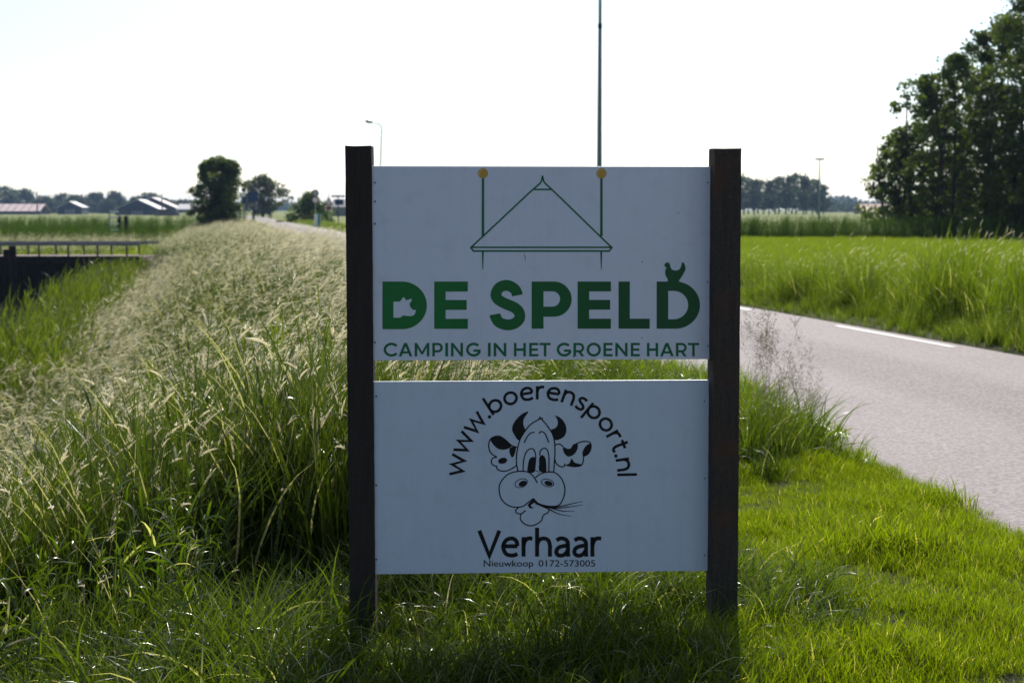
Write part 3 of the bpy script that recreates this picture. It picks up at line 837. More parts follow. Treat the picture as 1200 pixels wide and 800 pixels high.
def heads(P, L0, L1, w0, w1, r=rng, fuzz=18):
    """flower spikes along the top of stems: P (n,seg+1,3) centre lines"""
    n = len(P)
    Vs, Fs, Ts = [], [], []
    b = 0
    for i in range(n):
        tip = P[i, -1]; d = P[i, -1] - P[i, -2]; d /= np.linalg.norm(d)
        dd = d + np.array([0, 0, -.35]); dd /= np.linalg.norm(dd)
        Lh = r.uniform(L0, L1); wd = r.uniform(w0, w1)
        a = np.cross(d, [0, 0, 1.]); a /= np.linalg.norm(a) + 1e-9
        c = np.cross(d, a)
        prof = [.35, .9, 1, .8, .15]
        pts = []
        p = tip - d * Lh * .5; q = d.copy()
        for k, pr in enumerate(prof):
            for j in range(4):
                an = j * math.pi / 2 + r.normal(0, .15)
                pts.append(p + (a * math.cos(an) + c * math.sin(an)) * wd / 2 * pr * r.uniform(.8, 1.2))
            q = q + (dd - d) * .5; q /= np.linalg.norm(q); p = p + q * Lh / 4
        f = [(k * 4 + j, k * 4 + (j + 1) % 4, (k + 1) * 4 + (j + 1) % 4, (k + 1) * 4 + j) for k in range(4) for j in range(4)]
        # bristles
        for q_ in range(fuzz):
            t = r.random(); c0 = tip + d * Lh * (t - .5); an = r.random() * 6.28
            o = (a * math.cos(an) + c * math.sin(an))
            e = c0 + o * wd * .95 + d * Lh * .12
            s = np.cross(o, d) * wd * .14
            m_ = len(pts); pts += [c0 + o * wd * .3 - s, c0 + o * wd * .3 + s, e, e]
            f.append((m_, m_ + 1, m_ + 2, m_ + 3))
        Vs.append(np.array(pts)); Fs.append(np.array(f) + b); b += len(pts)
        Ts.append(np.tile([r.random(), .5, 0, 1], (len(pts), 1)))
    return np.concatenate(Vs), np.concatenate(Fs), np.concatenate(Ts)
def panicles(P, H, r=rng, nb=34):
    Vs, Fs, Ts = [], [], []; b = 0
    for i in range(len(P)):
        tip = P[i, -1]; pts = []; f = []
        for k in range(nb):
            t = r.random(); c0 = tip + np.array([0, 0, H * (t - .55)])
            an = r.random() * 6.28; l = H * .42 * (1 - .75 * t) * r.uniform(.4, 1)
            e = c0 + np.array([math.cos(an) * l, math.sin(an) * l, l * r.uniform(.1, .9)])
            s = np.array([math.sin(an), -math.cos(an), 0]) * .0006
            m_ = len(pts); pts += [c0 - s, c0 + s, e + s, e - s]; f.append((m_, m_ + 1, m_ + 2, m_ + 3))
            for q in range(4):
                g = c0 + (e - c0) * r.uniform(.45, 1.05) + r.normal(0, .004, 3)
                u = r.normal(0, 1, 3); u /= np.linalg.norm(u); v = np.cross(u, r.normal(0, 1, 3)); v /= np.linalg.norm(v)
                m_ = len(pts); pts += [g - u * .0035, g - v * .0016, g + u * .0035, g + v * .0016]; f.append((m_, m_ + 1, m_ + 2, m_ + 3))
        Vs.append(np.array(pts)); Fs.append(np.array(f) + b); b += len(pts); Ts.append(np.tile([r.random(), .5, 0, 1], (len(pts), 1)))
    return np.concatenate(Vs), np.concatenate(Fs), np.concatenate(Ts)
def join(parts):
    """parts: list of (V,F,T,material index)"""
    Vs, Fs, Ts, Ms = [], [], [], []; b = 0
    for V, F, T, mi in parts:
        Vs.append(V); Fs.append(F + b); Ts.append(T); Ms.append(np.full(len(F), mi)); b += len(V)
    return np.concatenate(Vs), np.concatenate(Fs), np.concatenate(Ts), np.concatenate(Ms)
def asset(coll, name, parts, mats):
    V, F, T, Mi = join(parts)
    me = mesh_np(name, V, F, mats, False, T)
    me.polygons.foreach_set('material_index', Mi.astype(np.int32))
    o = bpy.data.objects.new(name, me)
    coll.objects.link(o)
    return o
def coll(name): return bpy.data.collections.new(name)

K_LAWN = coll('lawn_tufts')
for i in range(5):
    V, F, T, P = blades(40, .075, .03, .075, .002, .004, .2, 1.5, 3, .15)
    V2, F2, T2, _ = blades(4, .07, .07, .12, .002, .0034, .3, 1.2, 4, .3)
    asset(K_LAWN, 'lawn_tuft_%02d' % i, [(V, F, T, 0), (V2, F2, T2, 0)], [M_LAWN])
K_MED = coll('medium_tufts')
for i in range(5):
    V, F, T, P = blades(30, .10, .16, .42, .004, .0085, .7, 2.1, 6, .45, lean=.25)
    V2, F2, T2, P2 = blades(14, .1, .1, .2, .004, .007, .3, 1.2, 4, .2)
    asset(K_MED, 'medium_tuft_%02d' % i, [(V, F, T, 0), (V2, F2, T2, 0)], [M_MED])
K_TALL = coll('tall_clumps')
for i in range(6):
    V, F, T, P = blades(26, .13, .35, .75, .004, .009, .4, 1.7, 6, .5, lean=.2)
    V2, F2, T2, P2 = blades([15, 12, 9, 7, 11, 5][i], .13, .72, 1.16, .002, .0028, .7, 1.6, 7, .9, lean=.12)
    H = heads(P2, .07, .14, .0045, .0085, fuzz=22)
    asset(K_TALL, 'tall_clump_%02d' % i, [(V, F, T, 0), (V2, F2, T2, 0), (*H, 1)], [M_TALL, M_HEAD])
K_TALLN = coll('plain_tall_clumps')
for i in range(5):
    V, F, T, P = blades(30, .14, .4, .95, .006, .013, .15, 1.2, 6, .45, lean=.12)
    V2, F2, T2, P2 = blades([1, 3, 1, 1, 2][i], .13, .6, 1.0, .0022, .003, .3, .8, 6, .8, lean=.1)
    H = heads(P2, .06, .11, .006, .01)
    asset(K_TALLN, 'plain_clump_%02d' % i, [(V, F, T, 0), (V2, F2, T2, 0), (*H, 1)], [M_TALL, M_HEAD])
K_LEAFY = coll('leafy_plants')
for i in range(4):
    V, F, T, P = blades(9, .12, .35, .7, .003, .005, .05, .5, 6, .5, lean=.12)
    bs = np.concatenate([P[s, k] + rng.normal(0, .006, (3, 3)) for s in range(9) for k in range(1, 7)])
    V2, F2, T2, _ = blades(len(bs), 0, .06, .13, .005, .010, .5, 1.5, 4, .35, lean=.7, base=bs)
    V3, F3, T3, _ = blades(18, .14, .2, .45, .005, .011, .6, 2.0, 5, .4, lean=.3)
    asset(K_LEAFY, 'leafy_plant_%02d' % i, [(V, F, T, 0), (V2, F2, T2, 0), (V3, F3, T3, 0)], [M_MED])
K_VERGE = coll('verge_clumps')
for i in range(5):
    V, F, T, P = blades(34, .15, .35, .95, .006, .014, .15, 1.2, 6, .4, lean=.12)
    V2, F2, T2, P2 = blades([1, 0, 1, 2, 0][i] + 1, .13, .6, .95, .0016, .0024, .3, .8, 6, .6, lean=.1)
    H = heads(P2, .05, .09, .004, .007, fuzz=8)
    asset(K_VERGE, 'verge_clump_%02d' % i, [(V, F, T, 0), (V2, F2, T2, 0), (*H, 1)], [M_VERGE, M_HEAD])
K_PAST = coll('pasture_tufts')
for i in range(3):
    V, F, T, P = blades(40, .22, .12, .32, .006, .013, .3, 1.4, 4, .3, lean=.2)
    asset(K_PAST, 'pasture_tuft_%02d' % i, [(V, F, T, 0)], [M_LAWN])
M_SPIKE = leaf_mat('dark_spike', (.05, .03, .02), (.1, .065, .04), (.1, .07, .04), (1, 1, 1), .1, .8, .2, 1.0)
K_SPIKE = coll('dark_spikes')
for i in range(3):
    V, F, T, P = blades(2, .04, .85, 1.1, .003, .004, .02, .1, 5, 0, lean=.04)
    H = heads(P, .1, .2, .008, .013, fuzz=30)
    V2, F2, T2, _ = blades(8, .08, .2, .5, .008, .016, .4, 1.4, 5, .3)
    asset(K_SPIKE, 'dark_spike_%02d' % i, [(V, F, T, 1), (*H, 1), (V2, F2, T2, 0)], [M_TALL, M_SPIKE])
K_REED = coll('reed_clumps')
for i in range(4):
    V, F, T, P = blades(7, .2, 1.0, 1.5, .006, .009, .05, .3, 6, .6, lean=.08)
    pr = [(V, F, T, 0)]
    bs = []
    for s in range(7):
        for k in range(1, 6): bs.append(P[s, k] + rng.normal(0, .004, 3))
        bs.append(P[s, -1])
    bs = np.array(bs)
    V2, F2, T2, _ = blades(len(bs), 0, .25, .5, .012, .024, .5, 1.3, 5, .4, lean=.35, base=bs)
    V3, F3, T3, _ = blades(16, .2, .4, .9, .008, .014, .1, .8, 5, .3, lean=.15)
    asset(K_REED, 'reed_clump_%02d' % i, pr + [(V2, F2, T2, 0), (V3, F3, T3, 0)], [M_REED])
K_REED2 = coll('dark_reed_clumps')
for o in list(K_REED.objects):
    me = o.data.copy(); me.materials[0] = M_REED2
    K_REED2.objects.link(bpy.data.objects.new('dark_' + o.name, me))
K_PANI = coll('panicle_stems')
for i in range(3):
    V, F, T, P = blades(5, .07, .5, .72, .0016, .0024, .05, .3, 5, .4, lean=.08)
    Pn = panicles(P, .2)
    V2, F2, T2, _ = blades(14, .08, .2, .4, .003, .006, .3, 1.3, 5, .3)
    asset(K_PANI, 'panicle_%02d' % i, [(V, F, T, 1), (*Pn, 1), (V2, F2, T2, 0)], [M_MED, M_PANI])

def scatter(name, col, x, y, rz, sc, label, zs=None, tilt=.12, seed=0, sink=.01):
    r = np.random.default_rng(seed + 11)
    n = len(x)
    z = gz(x, y) - sink + .04 * ((x - xc(y) > -2.34) & (x - xc(y) < 2.13))
    me = bpy.data.meshes.new(name)
    me.vertices.add(n)
    me.vertices.foreach_set('co', np.stack([x, y, z], 1).astype(np.float32).ravel())
    rot = np.stack([r.normal(0, tilt, n), r.normal(0, tilt, n), rz], 1)
    a = me.attributes.new('rot', 'FLOAT_VECTOR', 'POINT'); a.data.foreach_set('vector', rot.astype(np.float32).ravel())
    sv = np.stack([sc, sc, sc * (zs if zs is not None else 1)], 1)
    a = me.attributes.new('scl', 'FLOAT_VECTOR', 'POINT'); a.data.foreach_set('vector', sv.astype(np.float32).ravel())
    a = me.attributes.new('pick', 'INT', 'POINT'); a.data.foreach_set('value', r.integers(0, len(col.objects), n).astype(np.int32))
    o = link(name, me)
    g = bpy.data.node_groups.new(name, 'GeometryNodeTree')
    g.interface.new_socket('Geometry', in_out='INPUT', socket_type='NodeSocketGeometry')
    g.interface.new_socket('Geometry', in_out='OUTPUT', socket_type='NodeSocketGeometry')
    gi, go = g.nodes.new('NodeGroupInput'), g.nodes.new('NodeGroupOutput')
    ci = g.nodes.new('GeometryNodeCollectionInfo'); ci.inputs['Collection'].default_value = col
    ci.inputs['Separate Children'].default_value = True; ci.inputs['Reset Children'].default_value = True
    ip = g.nodes.new('GeometryNodeInstanceOnPoints'); ip.inputs['Pick Instance'].default_value = True
    def at(nm, ty):
        q = g.nodes.new('GeometryNodeInputNamedAttribute'); q.data_type = ty; q.inputs['Name'].default_value = nm; return q.outputs['Attribute']
    e = g.nodes.new('FunctionNodeEulerToRotation')
    lk = g.links.new
    lk(gi.outputs[0], ip.inputs['Points']); lk(ci.outputs[0], ip.inputs['Instance'])
    lk(at('pick', 'INT'), ip.inputs['Instance Index']); lk(at('rot', 'FLOAT_VECTOR'), e.inputs[0]); lk(e.outputs[0], ip.inputs['Rotation']); lk(at('scl', 'FLOAT_VECTOR'), ip.inputs['Scale'])
    lk(ip.outputs[0], go.inputs[0])
    md = o.modifiers.new('scatter', 'NODES'); md.node_group = g
    tag(o, label, 'grass', kind='stuff')
    return o
def pts_uniform(r, u0, u1, y0, y1, dens):
    n = int((u1 - u0) * (y1 - y0) * dens)
    y = r.uniform(y0, y1, n); u = r.uniform(u0, u1, n)
    return u + xc(y), y, u
def patchn(x, y, s):
    return .5 + .5 * (np.sin(x * s + 1.3 * np.sin(y * s * .7)) * np.sin(y * s * 1.1 + 1.7 * np.sin(x * s * .6 + 1)))

r = np.random.default_rng(21)
# mown verge by the road
X, Y = [], []
for (u0, u1, y0, y1, de) in ((-3.9, -1.8, 1.5, 12, 340), (-5.3, -1.97, 4.0, 9.6, 200), (-2.2, -1.75, 6, 14, 260), (-4.5, -1.95, 12, 40, 90)):
    x, y, u = pts_uniform(r, u0, u1, y0, y1, de); X.append(x); Y.append(y)
x = np.concatenate(X); y = np.concatenate(Y); u = x - xc(y)
keep = (u < -2.17 + r.normal(0, .05, len(u)) + .05 * np.sin(y * 3.7) + .03 * np.sin(y * 9.1)) & (r.random(len(u)) < .66 + .7 * patchn(x, y, 4.7)) & (y > 1.8)
x, y, u = x[keep], y[keep], u[keep]
scatter('lawn_grass', K_LAWN, x, y, r.uniform(0, 6.28, len(x)), r.uniform(.6, 1.2, len(x)) * (.55 + 1.7 * patchn(x, y, 4.7) * patchn(x + 5, y + 2, 2.1)) * (1 + .5 * (y > 11)) * (1 + .25 * sm(-2.9, -2.3, u)), 'short bright green mown grass of the verge beside the road')
# medium drooping grass round the sign and left foreground
X, Y = [], []
for (x0, x1, y0, y1, de) in ((-.95, .85, 4.35, 8.2, 120), (.1, .95, 4.6, 5.15, 160), (.8, 1.15, 5.0, 5.9, 120), (-2.4, -.9, 4.35, 5.3, 110), (.6, 1.05, 5.2, 6.6, 60), (-2.4, -.6, 2.6, 4.4, 60)):
    n = int((x1 - x0) * (y1 - y0) * de); X.append(r.uniform(x0, x1, n)); Y.append(r.uniform(y0, y1, n))
for (u0, u1, y0, y1, de) in ((-3.3, -2.3, 9.2, 12, 75), (-4.9, -2.9, 8.4, 16, 45), (-4.6, -2.1, 12, 60, 22), (-4.6, -2.3, 60, 150, 6)):
    x, y, u = pts_uniform(r, u0, u1, y0, y1, de); X.append(x); Y.append(y)
x = np.concatenate(X); y = np.concatenate(Y); u = x - xc(y)
sc_ = r.uniform(.6, 1.15, len(x)) * (.75 + .5 * patchn(x, y, 2.2))
sc_ = np.where((y < 8) & (x > .72), sc_ * .72, sc_)
sc_ = np.where((y < 5.25) & (x > -.6), sc_ * .66, np.where(y < 5.2, sc_ * np.where(x > -1.4, .95, .75), sc_))
sc_ = np.where((y > 5.1) & (y < 5.8) & (x > -.55) & (x < .8), sc_ * np.interp(y, [5.1, 5.2, 5.33, 5.8], [.95, .6, .4, 1]), sc_)
keep = (u < -2.02) & ~((y < 11) & (y > 8) & (x > 1.95))
x, y, sc_ = x[keep], y[keep], sc_[keep]
scatter('meadow_grass', K_MED, x, y, r.normal(0, 1.3, len(x)) + np.where(x < -.3, 2.6, 0), sc_, 'long drooping green grass round the foot of the sign posts', seed=1)
# tall flowering grass on the bank
X, Y, SC = [], [], []
for (u0, u1, y0, y1, de, s) in ((-8.6, -4.9, 7.4, 9, 24, .98), (-8.8, -4.5, 9, 13, 50, 1.05), (-9.0, -4.3, 13, 30, 26, 1.08), (-10.2, -7.5, 13, 60, 12, 1.4), (-9.0, -4.2, 30, 60, 14, 1.05), (-9.0, -3.9, 60, 190, 6, .78), (-4.3, -2.15, 20, 60, 14, .85), (-4.0, -2.1, 60, 190, 6, .58), (-4.4, -3.0, 12, 20, 10, .7)):
    x, y, u = pts_uniform(r, u0, u1, y0, y1, de); X.append(x); Y.append(y); SC.append(np.full(len(x), s))
x = np.concatenate(X); y = np.concatenate(Y); s = np.concatenate(SC); u = x - xc(y)
keep = (r.random(len(x)) < .3 + .85 * patchn(x, y, .9) * patchn(x + 3, y, 2.6) ** .5 + .5 * sm(14, 40, y)) & ~((y < 8) & (u > -5.2 + (y - 6.6) * .2))
x, y, s, u = x[keep], y[keep], s[keep], u[keep]
scatter('tall_flowering_grass', K_TALL, x, y, r.normal(0, .5, len(x)), s * r.uniform(.65, 1.12, len(x)) * (.78 + .34 * patchn(x, y, 1.7)), 'tall grass with pale feathery seed heads bending over the left bank', seed=2)
# plain tall grass: lower slope and right roadside strip
X, Y, SC = [], [], []
for (u0, u1, y0, y1, de, s) in ((-9.4, -4.7, 6.2, 7.6, 100, 1.08), (-9.4, -4.7, 7.6, 9, 75, .9), (-8.2, -5.6, 5.2, 6.3, 30, .55), (-9.4, -4.4, 12, 60, 22, .95), (-9.8, -8.0, 12, 60, 8, 1.25)):
    x, y, u = pts_uniform(r, u0, u1, y0, y1, de); X.append(x); Y.append(y); SC.append(np.full(len(x), s))
x = np.concatenate(X); y = np.concatenate(Y); s = np.concatenate(SC); u = x - xc(y)
scatter('roadside_tall_grass', K_TALLN, x, y, r.normal(0, .9, len(x)), s * r.uniform(.75, 1.15, len(x)) * (.8 + .35 * patchn(x, y, 1.3)), 'tall leafy dark green grass on the slope of the left bank', seed=3)
X, Y, SC = [], [], []
for (u0, u1, y0, y1, de, s) in ((2.0, 2.9, 9, 40, 75, .8), (2.7, 4.8, 9, 34, 46, 1.22), (2.1, 4.6, 34, 80, 16, 1.0), (2.1, 5.0, 80, 200, 5, 1.2)):
    x, y, u = pts_uniform(r, u0, u1, y0, y1, de); X.append(x); Y.append(y); SC.append(np.full(len(x), s))
x = np.concatenate(X); y = np.concatenate(Y); s = np.concatenate(SC); u = x - xc(y)
s = s * (.35 + .67 * sm(2.0, 2.9, u)) * (1 - .6 * sm(17, 36, y))
n = 46; x2 = r.uniform(1.2, 1.7, n); y2 = r.uniform(9.0, 10.2, n); k = x2 - xc(y2) < -2.1
x = np.append(x, x2[k]); y = np.append(y, y2[k]); s = np.append(s, np.full(k.sum(), .5))
keep = r.random(len(x)) < .3 + 1.0 * patchn(x, y, 2.4)
x, y, s = x[keep], y[keep], s[keep]
scatter('verge_tall_grass', K_VERGE, x, y, r.normal(0, .9, len(x)), s * r.uniform(.6, 1.15, len(x)) * (.5 + .75 * patchn(x, y, 2.1)), 'tall fresh green grass on the verge at the right of the road', seed=13)
X, Y = [], []
for (u0, u1, y0, y1, de) in ((-8.6, -4.75, 6.1, 9.5, 13), (-8.6, -4.6, 9.5, 16, 3), (-8.0, -5.3, 4.6, 6.1, 5)):
    x, y, u = pts_uniform(r, u0, u1, y0, y1, de); X.append(x); Y.append(y)
x = np.concatenate(X); y = np.concatenate(Y)
scatter('leafy_bank_plants', K_LEAFY, x, y, r.normal(0, 1.2, len(x)), r.uniform(.65, 1.2, len(x)), 'dark leafy plants filling the hollow of the left bank', seed=15)
n = 7; x = r.uniform(-5.5, -1.6, n); y = r.uniform(9, 17, n); k = x - xc(y) < -4.8
scatter('dark_spiked_weeds', K_SPIKE, x[k], y[k], r.uniform(0, 6.28, k.sum()), r.uniform(.8, 1.15, k.sum()), 'upright weeds with dark brown spikes among the bank grass', tilt=.04, seed=14)
# reeds: foot of the left bank, ditches beyond
X, Y, SC = [], [], []
x, y, u = pts_uniform(r, -10.4, -8.7, 22, 59, 6); X.append(x); Y.append(y); SC.append(np.clip((-.25 - gz(x, y)) / 1.55, .35, 1.15))
x, y, u = pts_uniform(r, -12.2, -9.8, 22, 34, 5); X.append(x); Y.append(y); SC.append(np.clip((-.75 - gz(x, y)) / 1.75, .3, 1.0))
x = np.concatenate(X); y = np.concatenate(Y); s = np.concatenate(SC)
scatter('bank_reeds', K_REED, x, y, r.normal(0, .7, len(x)), s * r.uniform(.75, 1.1, len(x)), 'bright green reeds at the foot of the bank beside the canal', seed=8)
n = 70; x = r.uniform(-3.4, -.8, n); y = r.uniform(6.4, 12, n)
scatter('broad_leaf_grass', K_REED, x, y, r.normal(0, 1, n), r.uniform(.35, .62, n), 'broad leaved bright green blades among the tall grass of the bank', seed=9)
X, Y, SC = [], [], []
def belt(x0, y0, x1, y1, wid, dens, s):
    Ln = math.hypot(x1 - x0, y1 - y0); n = int(Ln * wid * dens); t = r.random(n); o = r.uniform(-wid / 2, wid / 2, n)
    X.append(x0 + (x1 - x0) * t - o * (y1 - y0) / Ln); Y.append(y0 + (y1 - y0) * t + o * (x1 - x0) / Ln); SC.append(np.full(n, s))
belt(-44, 108, -21, 101, 3.5, 7, .85); belt(-29, 92, -19.5, 88, 3, 7, .72); belt(-50, 150, -24, 140, 4, 4, .9)
belt(5, 83, 23, 77, 4, 12, .68); belt(23, 85, 60, 80, 4, 6, .6); belt(23, 78, 60, 68, 3, 4, .5); belt(-21.5, 15, -21.5, 60, 2.5, 3, .85)
x = np.concatenate(X); y = np.concatenate(Y); s = np.concatenate(SC)
scatter('ditch_reeds', K_REED2, x, y, r.normal(0, .7, len(x)), s * r.uniform(.75, 1.1, len(x)), 'dark green belts of reeds along the ditches between the fields', seed=4)
# low meadow on the right and dry field on the left
X, Y, SC = [], [], []
x, y, u = pts_uniform(r, 4.2, 34, 12, 78, 10); X.append(x); Y.append(y); SC.append(np.full(len(x), .75))
n = 7000; x = r.uniform(-48, -9, n); y = r.uniform(62, 150, n); k = (x - xc(y)) < -8.5; X.append(x[k]); Y.append(y[k]); SC.append(np.full(k.sum(), 1.5))
x = np.concatenate(X); y = np.concatenate(Y); s = np.concatenate(SC)
scatter('pasture_grass', K_PAST, x, y, r.uniform(0, 6.28, len(x)), s * r.uniform(.7, 1.2, len(x)), 'low green pasture grass in the fields beyond the road and the canal', seed=5)
# dry flowering grass field behind the bridge and a few stems over the right meadow
X, Y = [], []
n = 2600; x = r.uniform(-42, -17, n); y = r.uniform(64, 92, n); X.append(x); Y.append(y)
x = np.concatenate(X); y = np.concatenate(Y)
scatter('dry_field_grass', K_TALL, x, y, r.normal(0, .5, len(x)), r.uniform(.6, .95, len(x)), 'dry pale flowering grass in the field behind the bridge', seed=6)
# panicles by the road edge
n = 9
x = r.normal(1.58, .12, n); y = r.normal(9.5, .22, n); ps = np.clip(1.02 - 1.3 * np.abs(x - 1.53), .5, 1.0) * r.uniform(.75, 1.1, n)
x = np.concatenate([x, [1.5, 1.54, 1.47, 1.83, 1.9, 1.24, 1.3]]); y = np.concatenate([y, [9.4, 9.45, 9.5, 9.8, 10.0, 9.3, 9.6]]); ps = np.concatenate([ps, [1.2, 1.14, 1.1, .6, .5, .8, .7]])
scatter('seed_panicles', K_PANI, x, y, r.uniform(0, 6.28, len(x)), ps, 'thin brown seed panicles standing at the edge of the road', tilt=.05, seed=7)

# ------------------------------------------------------------------ trees
def leaves(cent, rad, per, size, r):
    n = len(cent) * per
    c = np.repeat(cent, per, 0) + r.normal(0, 1, (n, 3)) * np.repeat(rad, per)[:, None] * np.array([.5, .5, .4])
    u = r.normal(0, 1, (n, 3)); u /= np.linalg.norm(u, axis=1)[:, None]
    v = np.cross(u, r.normal(0, 1, (n, 3))); v /= np.linalg.norm(v, axis=1)[:, None] + 1e-9
    s = size * r.uniform(.6, 1.3, n)[:, None]
    V = np.stack([c - u * s * .5, c + v * s * .28 , c + u * s * .5, c - v * s * .28], 1).reshape(-1, 3)
    F = np.arange(n * 4).reshape(-1, 4)
    cr = np.repeat(r.random(len(cent)), per)
    T = np.repeat(np.stack([cr * .7 + .3 * r.random(n), r.random(n), np.zeros(n), np.ones(n)], 1), 4, 0)
    return V, F, T
def crown_points(n, env, r, shell=.5):
    """env(z01) -> radius; returns points in the unit-height crown with radii fraction"""
    z = r.random(n); th = r.random(n) * 2 * math.pi
    q = shell + (1 - shell) * r.random(n) ** .6
    q = np.where(r.random(n) < .3, r.random(n) * shell, q)
    lob = 1 + .25 * np.sin(th * 3 + z * 7 + r.random() * 6) + .18 * np.sin(th * 5 - z * 13)
    q = np.where(r.random(n) < .08, q * 1.22, q)
    rad = np.interp(z, *env) * q * lob
    return np.stack([rad * np.cos(th), rad * np.sin(th), z], 1)
def tree(name, x, y, H, Wd, base, label, group, env, ncl=160, per=40, ls=.2, rcl=.5, m=M_TREE, z=None, seed=0, trunk_r=.16, nlimb=24, cat='tree', shell=.5, ntrunk=1, lean=0.):
    r = np.random.default_rng(seed + 500)
    zz = float(gz(x, y)) if z is None else z
    root = empty(name, (x, y, zz)); tag(root, label, cat, group)
    cp = crown_points(ncl, env, r, shell)
    cp = cp * np.array([Wd / 2, Wd / 2, H - base - rcl * .4]) + np.array([0, 0, base])
    cp[:, 0] += lean * (cp[:, 2] / H) ** 1.5
    mb = MB()
    tks = []
    for k in range(ntrunk):
        ox, oy = (0, 0) if ntrunk == 1 else (r.normal(0, Wd * .13), r.normal(0, Wd * .13))
        ks = np.linspace(0, 1, 7); P = [(ox * (1 + t) + r.normal(0, .02 * H * t) * .5 + lean * t ** 1.5, oy * (1 + t) + r.normal(0, .01 * H * t), -.2 + (H * .88 + .2) * t) for t in ks]
        rad = [trunk_r * (1.25 if i == 0 else 1) * (1 - .9 * t) + .012 for i, t in enumerate(ks)]
        mb.tube(P, rad, 7); tks.append(np.array(P))
    for i in r.choice(len(cp), min(nlimb, len(cp)), replace=False):
        c = cp[i]; tk = tks[r.integers(len(tks))]
        s = np.clip(c[2] * r.uniform(.45, .8), base * .5, H * .8)
        b = np.array([np.interp(s, tk[:, 2], tk[:, k]) for k in (0, 1)] + [s])
        mid = (b + c) / 2 + np.array([0, 0, -.06 * H * r.random()])
        rr = trunk_r * .38 * (1 - s / H) + .015
        mb.tube([b, mid, c], [rr, rr * .6, .008], 5, False)
    mb.build('trunk', M_BARK, root, True)
    V, F, T = leaves(cp, r.uniform(.6, 1.25, len(cp)) * rcl, per, ls, r)
    link('crown', mesh_np('crown', V, F, m, False, T), root)
    return root
ENV_ROUND = ([0, .1, .3, .55, .8, 1], [.35, .75, 1, 1, .7, .15])
ENV_TALL = ([0, .12, .35, .6, .85, 1], [.5, .8, 1, .9, .6, .15])
ENV_WIDE = ([0, .1, .25, .5, .8, 1], [.7, 1, 1, .75, .45, .1])
ENV_POP = ([0, .08, .3, .7, .9, 1], [.3, .75, 1, 1, .75, .3])
g = 'trees in the dark grove at the right'
# x from photo pixel at its distance
def px_x(px, Y): return (px - 600) / FPX * Y
tree('alder_tree', px_x(1052, 84), 84, 5.6, 4.4, .5, 'low bushy tree at the left end of the dark grove', g, ENV_WIDE, 150, 42, .24, .34, seed=1, trunk_r=.09, ntrunk=3)
tree('alder_tree', px_x(1080, 82), 82, 8.3, 4.2, .9, 'slender airy tree with drooping branches left of the grove', g, ENV_TALL, 120, 42, .24, .34, seed=2, trunk_r=.1, ntrunk=2)
tree('alder_tree', px_x(1113, 80), 80, 9.2, 4.2, .8, 'thin tree with pale bare stem in front of the grove', g, ENV_TALL, 135, 42, .24, .34, seed=3, trunk_r=.1, ntrunk=2)
tree('alder_tree', px_x(1146, 83), 83, 10.6, 4.4, .8, 'tall leafy tree in the middle of the dark grove', g, ENV_TALL, 165, 46, .24, .38, seed=4, trunk_r=.13, ntrunk=2)
tree('alder_tree', px_x(1203, 80), 80, 12.9, 4.8, .8, 'tallest tree of the grove at the right edge of the photo', g, ENV_POP, 330, 64, .24, .5, seed=5, trunk_r=.18, ntrunk=2)
tree('alder_tree', px_x(1174, 87), 87, 11.8, 4.8, .6, 'dense tree behind and left of the tallest tree of the grove', g, ENV_POP, 190, 56, .26, .46, seed=6, trunk_r=.14)
tree('alder_tree', px_x(1265, 82), 82, 14.0, 6.0, .8, 'tree of the grove just outside the right edge', g, ENV_POP, 200, 60, .28, .5, seed=7, trunk_r=.2)
tree('alder_tree', px_x(1100, 90), 90, 7.0, 6.0, .5, 'broad dark tree deep inside the grove behind the slender trees', g, ENV_ROUND, 90, 50, .26, .5, seed=17, trunk_r=.14)
tree('shrub', px_x(1130, 88), 88, 3.4, 6.0, .1, 'low dark undergrowth shrub behind the slender trees', 'shrubs under the dark grove', ENV_WIDE, 90, 60, .26, .5, seed=8, trunk_r=.05, ntrunk=4, cat='shrub')
tree('shrub', px_x(1180, 90), 90, 3.6, 6.0, .1, 'low dark undergrowth shrub under the tallest trees', 'shrubs under the dark grove', ENV_WIDE, 90, 60, .26, .5, seed=9, trunk_r=.05, ntrunk=4, cat='shrub')
# single tree, far tree and bush along the road
tree('roadside_tree', px_x(257, 130), 130, 6.0, 3.35, .1, 'dense dark oval tree on the left bank', None, ([0, .1, .35, .65, .9, 1], [1, 1, 1, 1, .8, .35]), 420, 70, .22, .36, seed=11, trunk_r=.16, z=-.4)
tree('roadside_tree', px_x(309, 300), 300, 8.0, 8.0, .9, 'broad brownish tree at the far end of the road', None, ENV_ROUND, 150, 40, .5, .8, M_TREE2, seed=12, trunk_r=.2, z=-.3)
tree('roadside_bush', px_x(363, 185), 185, 3.6, 5.6, .1, 'low round green bush behind the round traffic sign', None, ENV_WIDE, 150, 45, .3, .5, seed=13, trunk_r=.08, cat='bush', ntrunk=3, z=-.35)
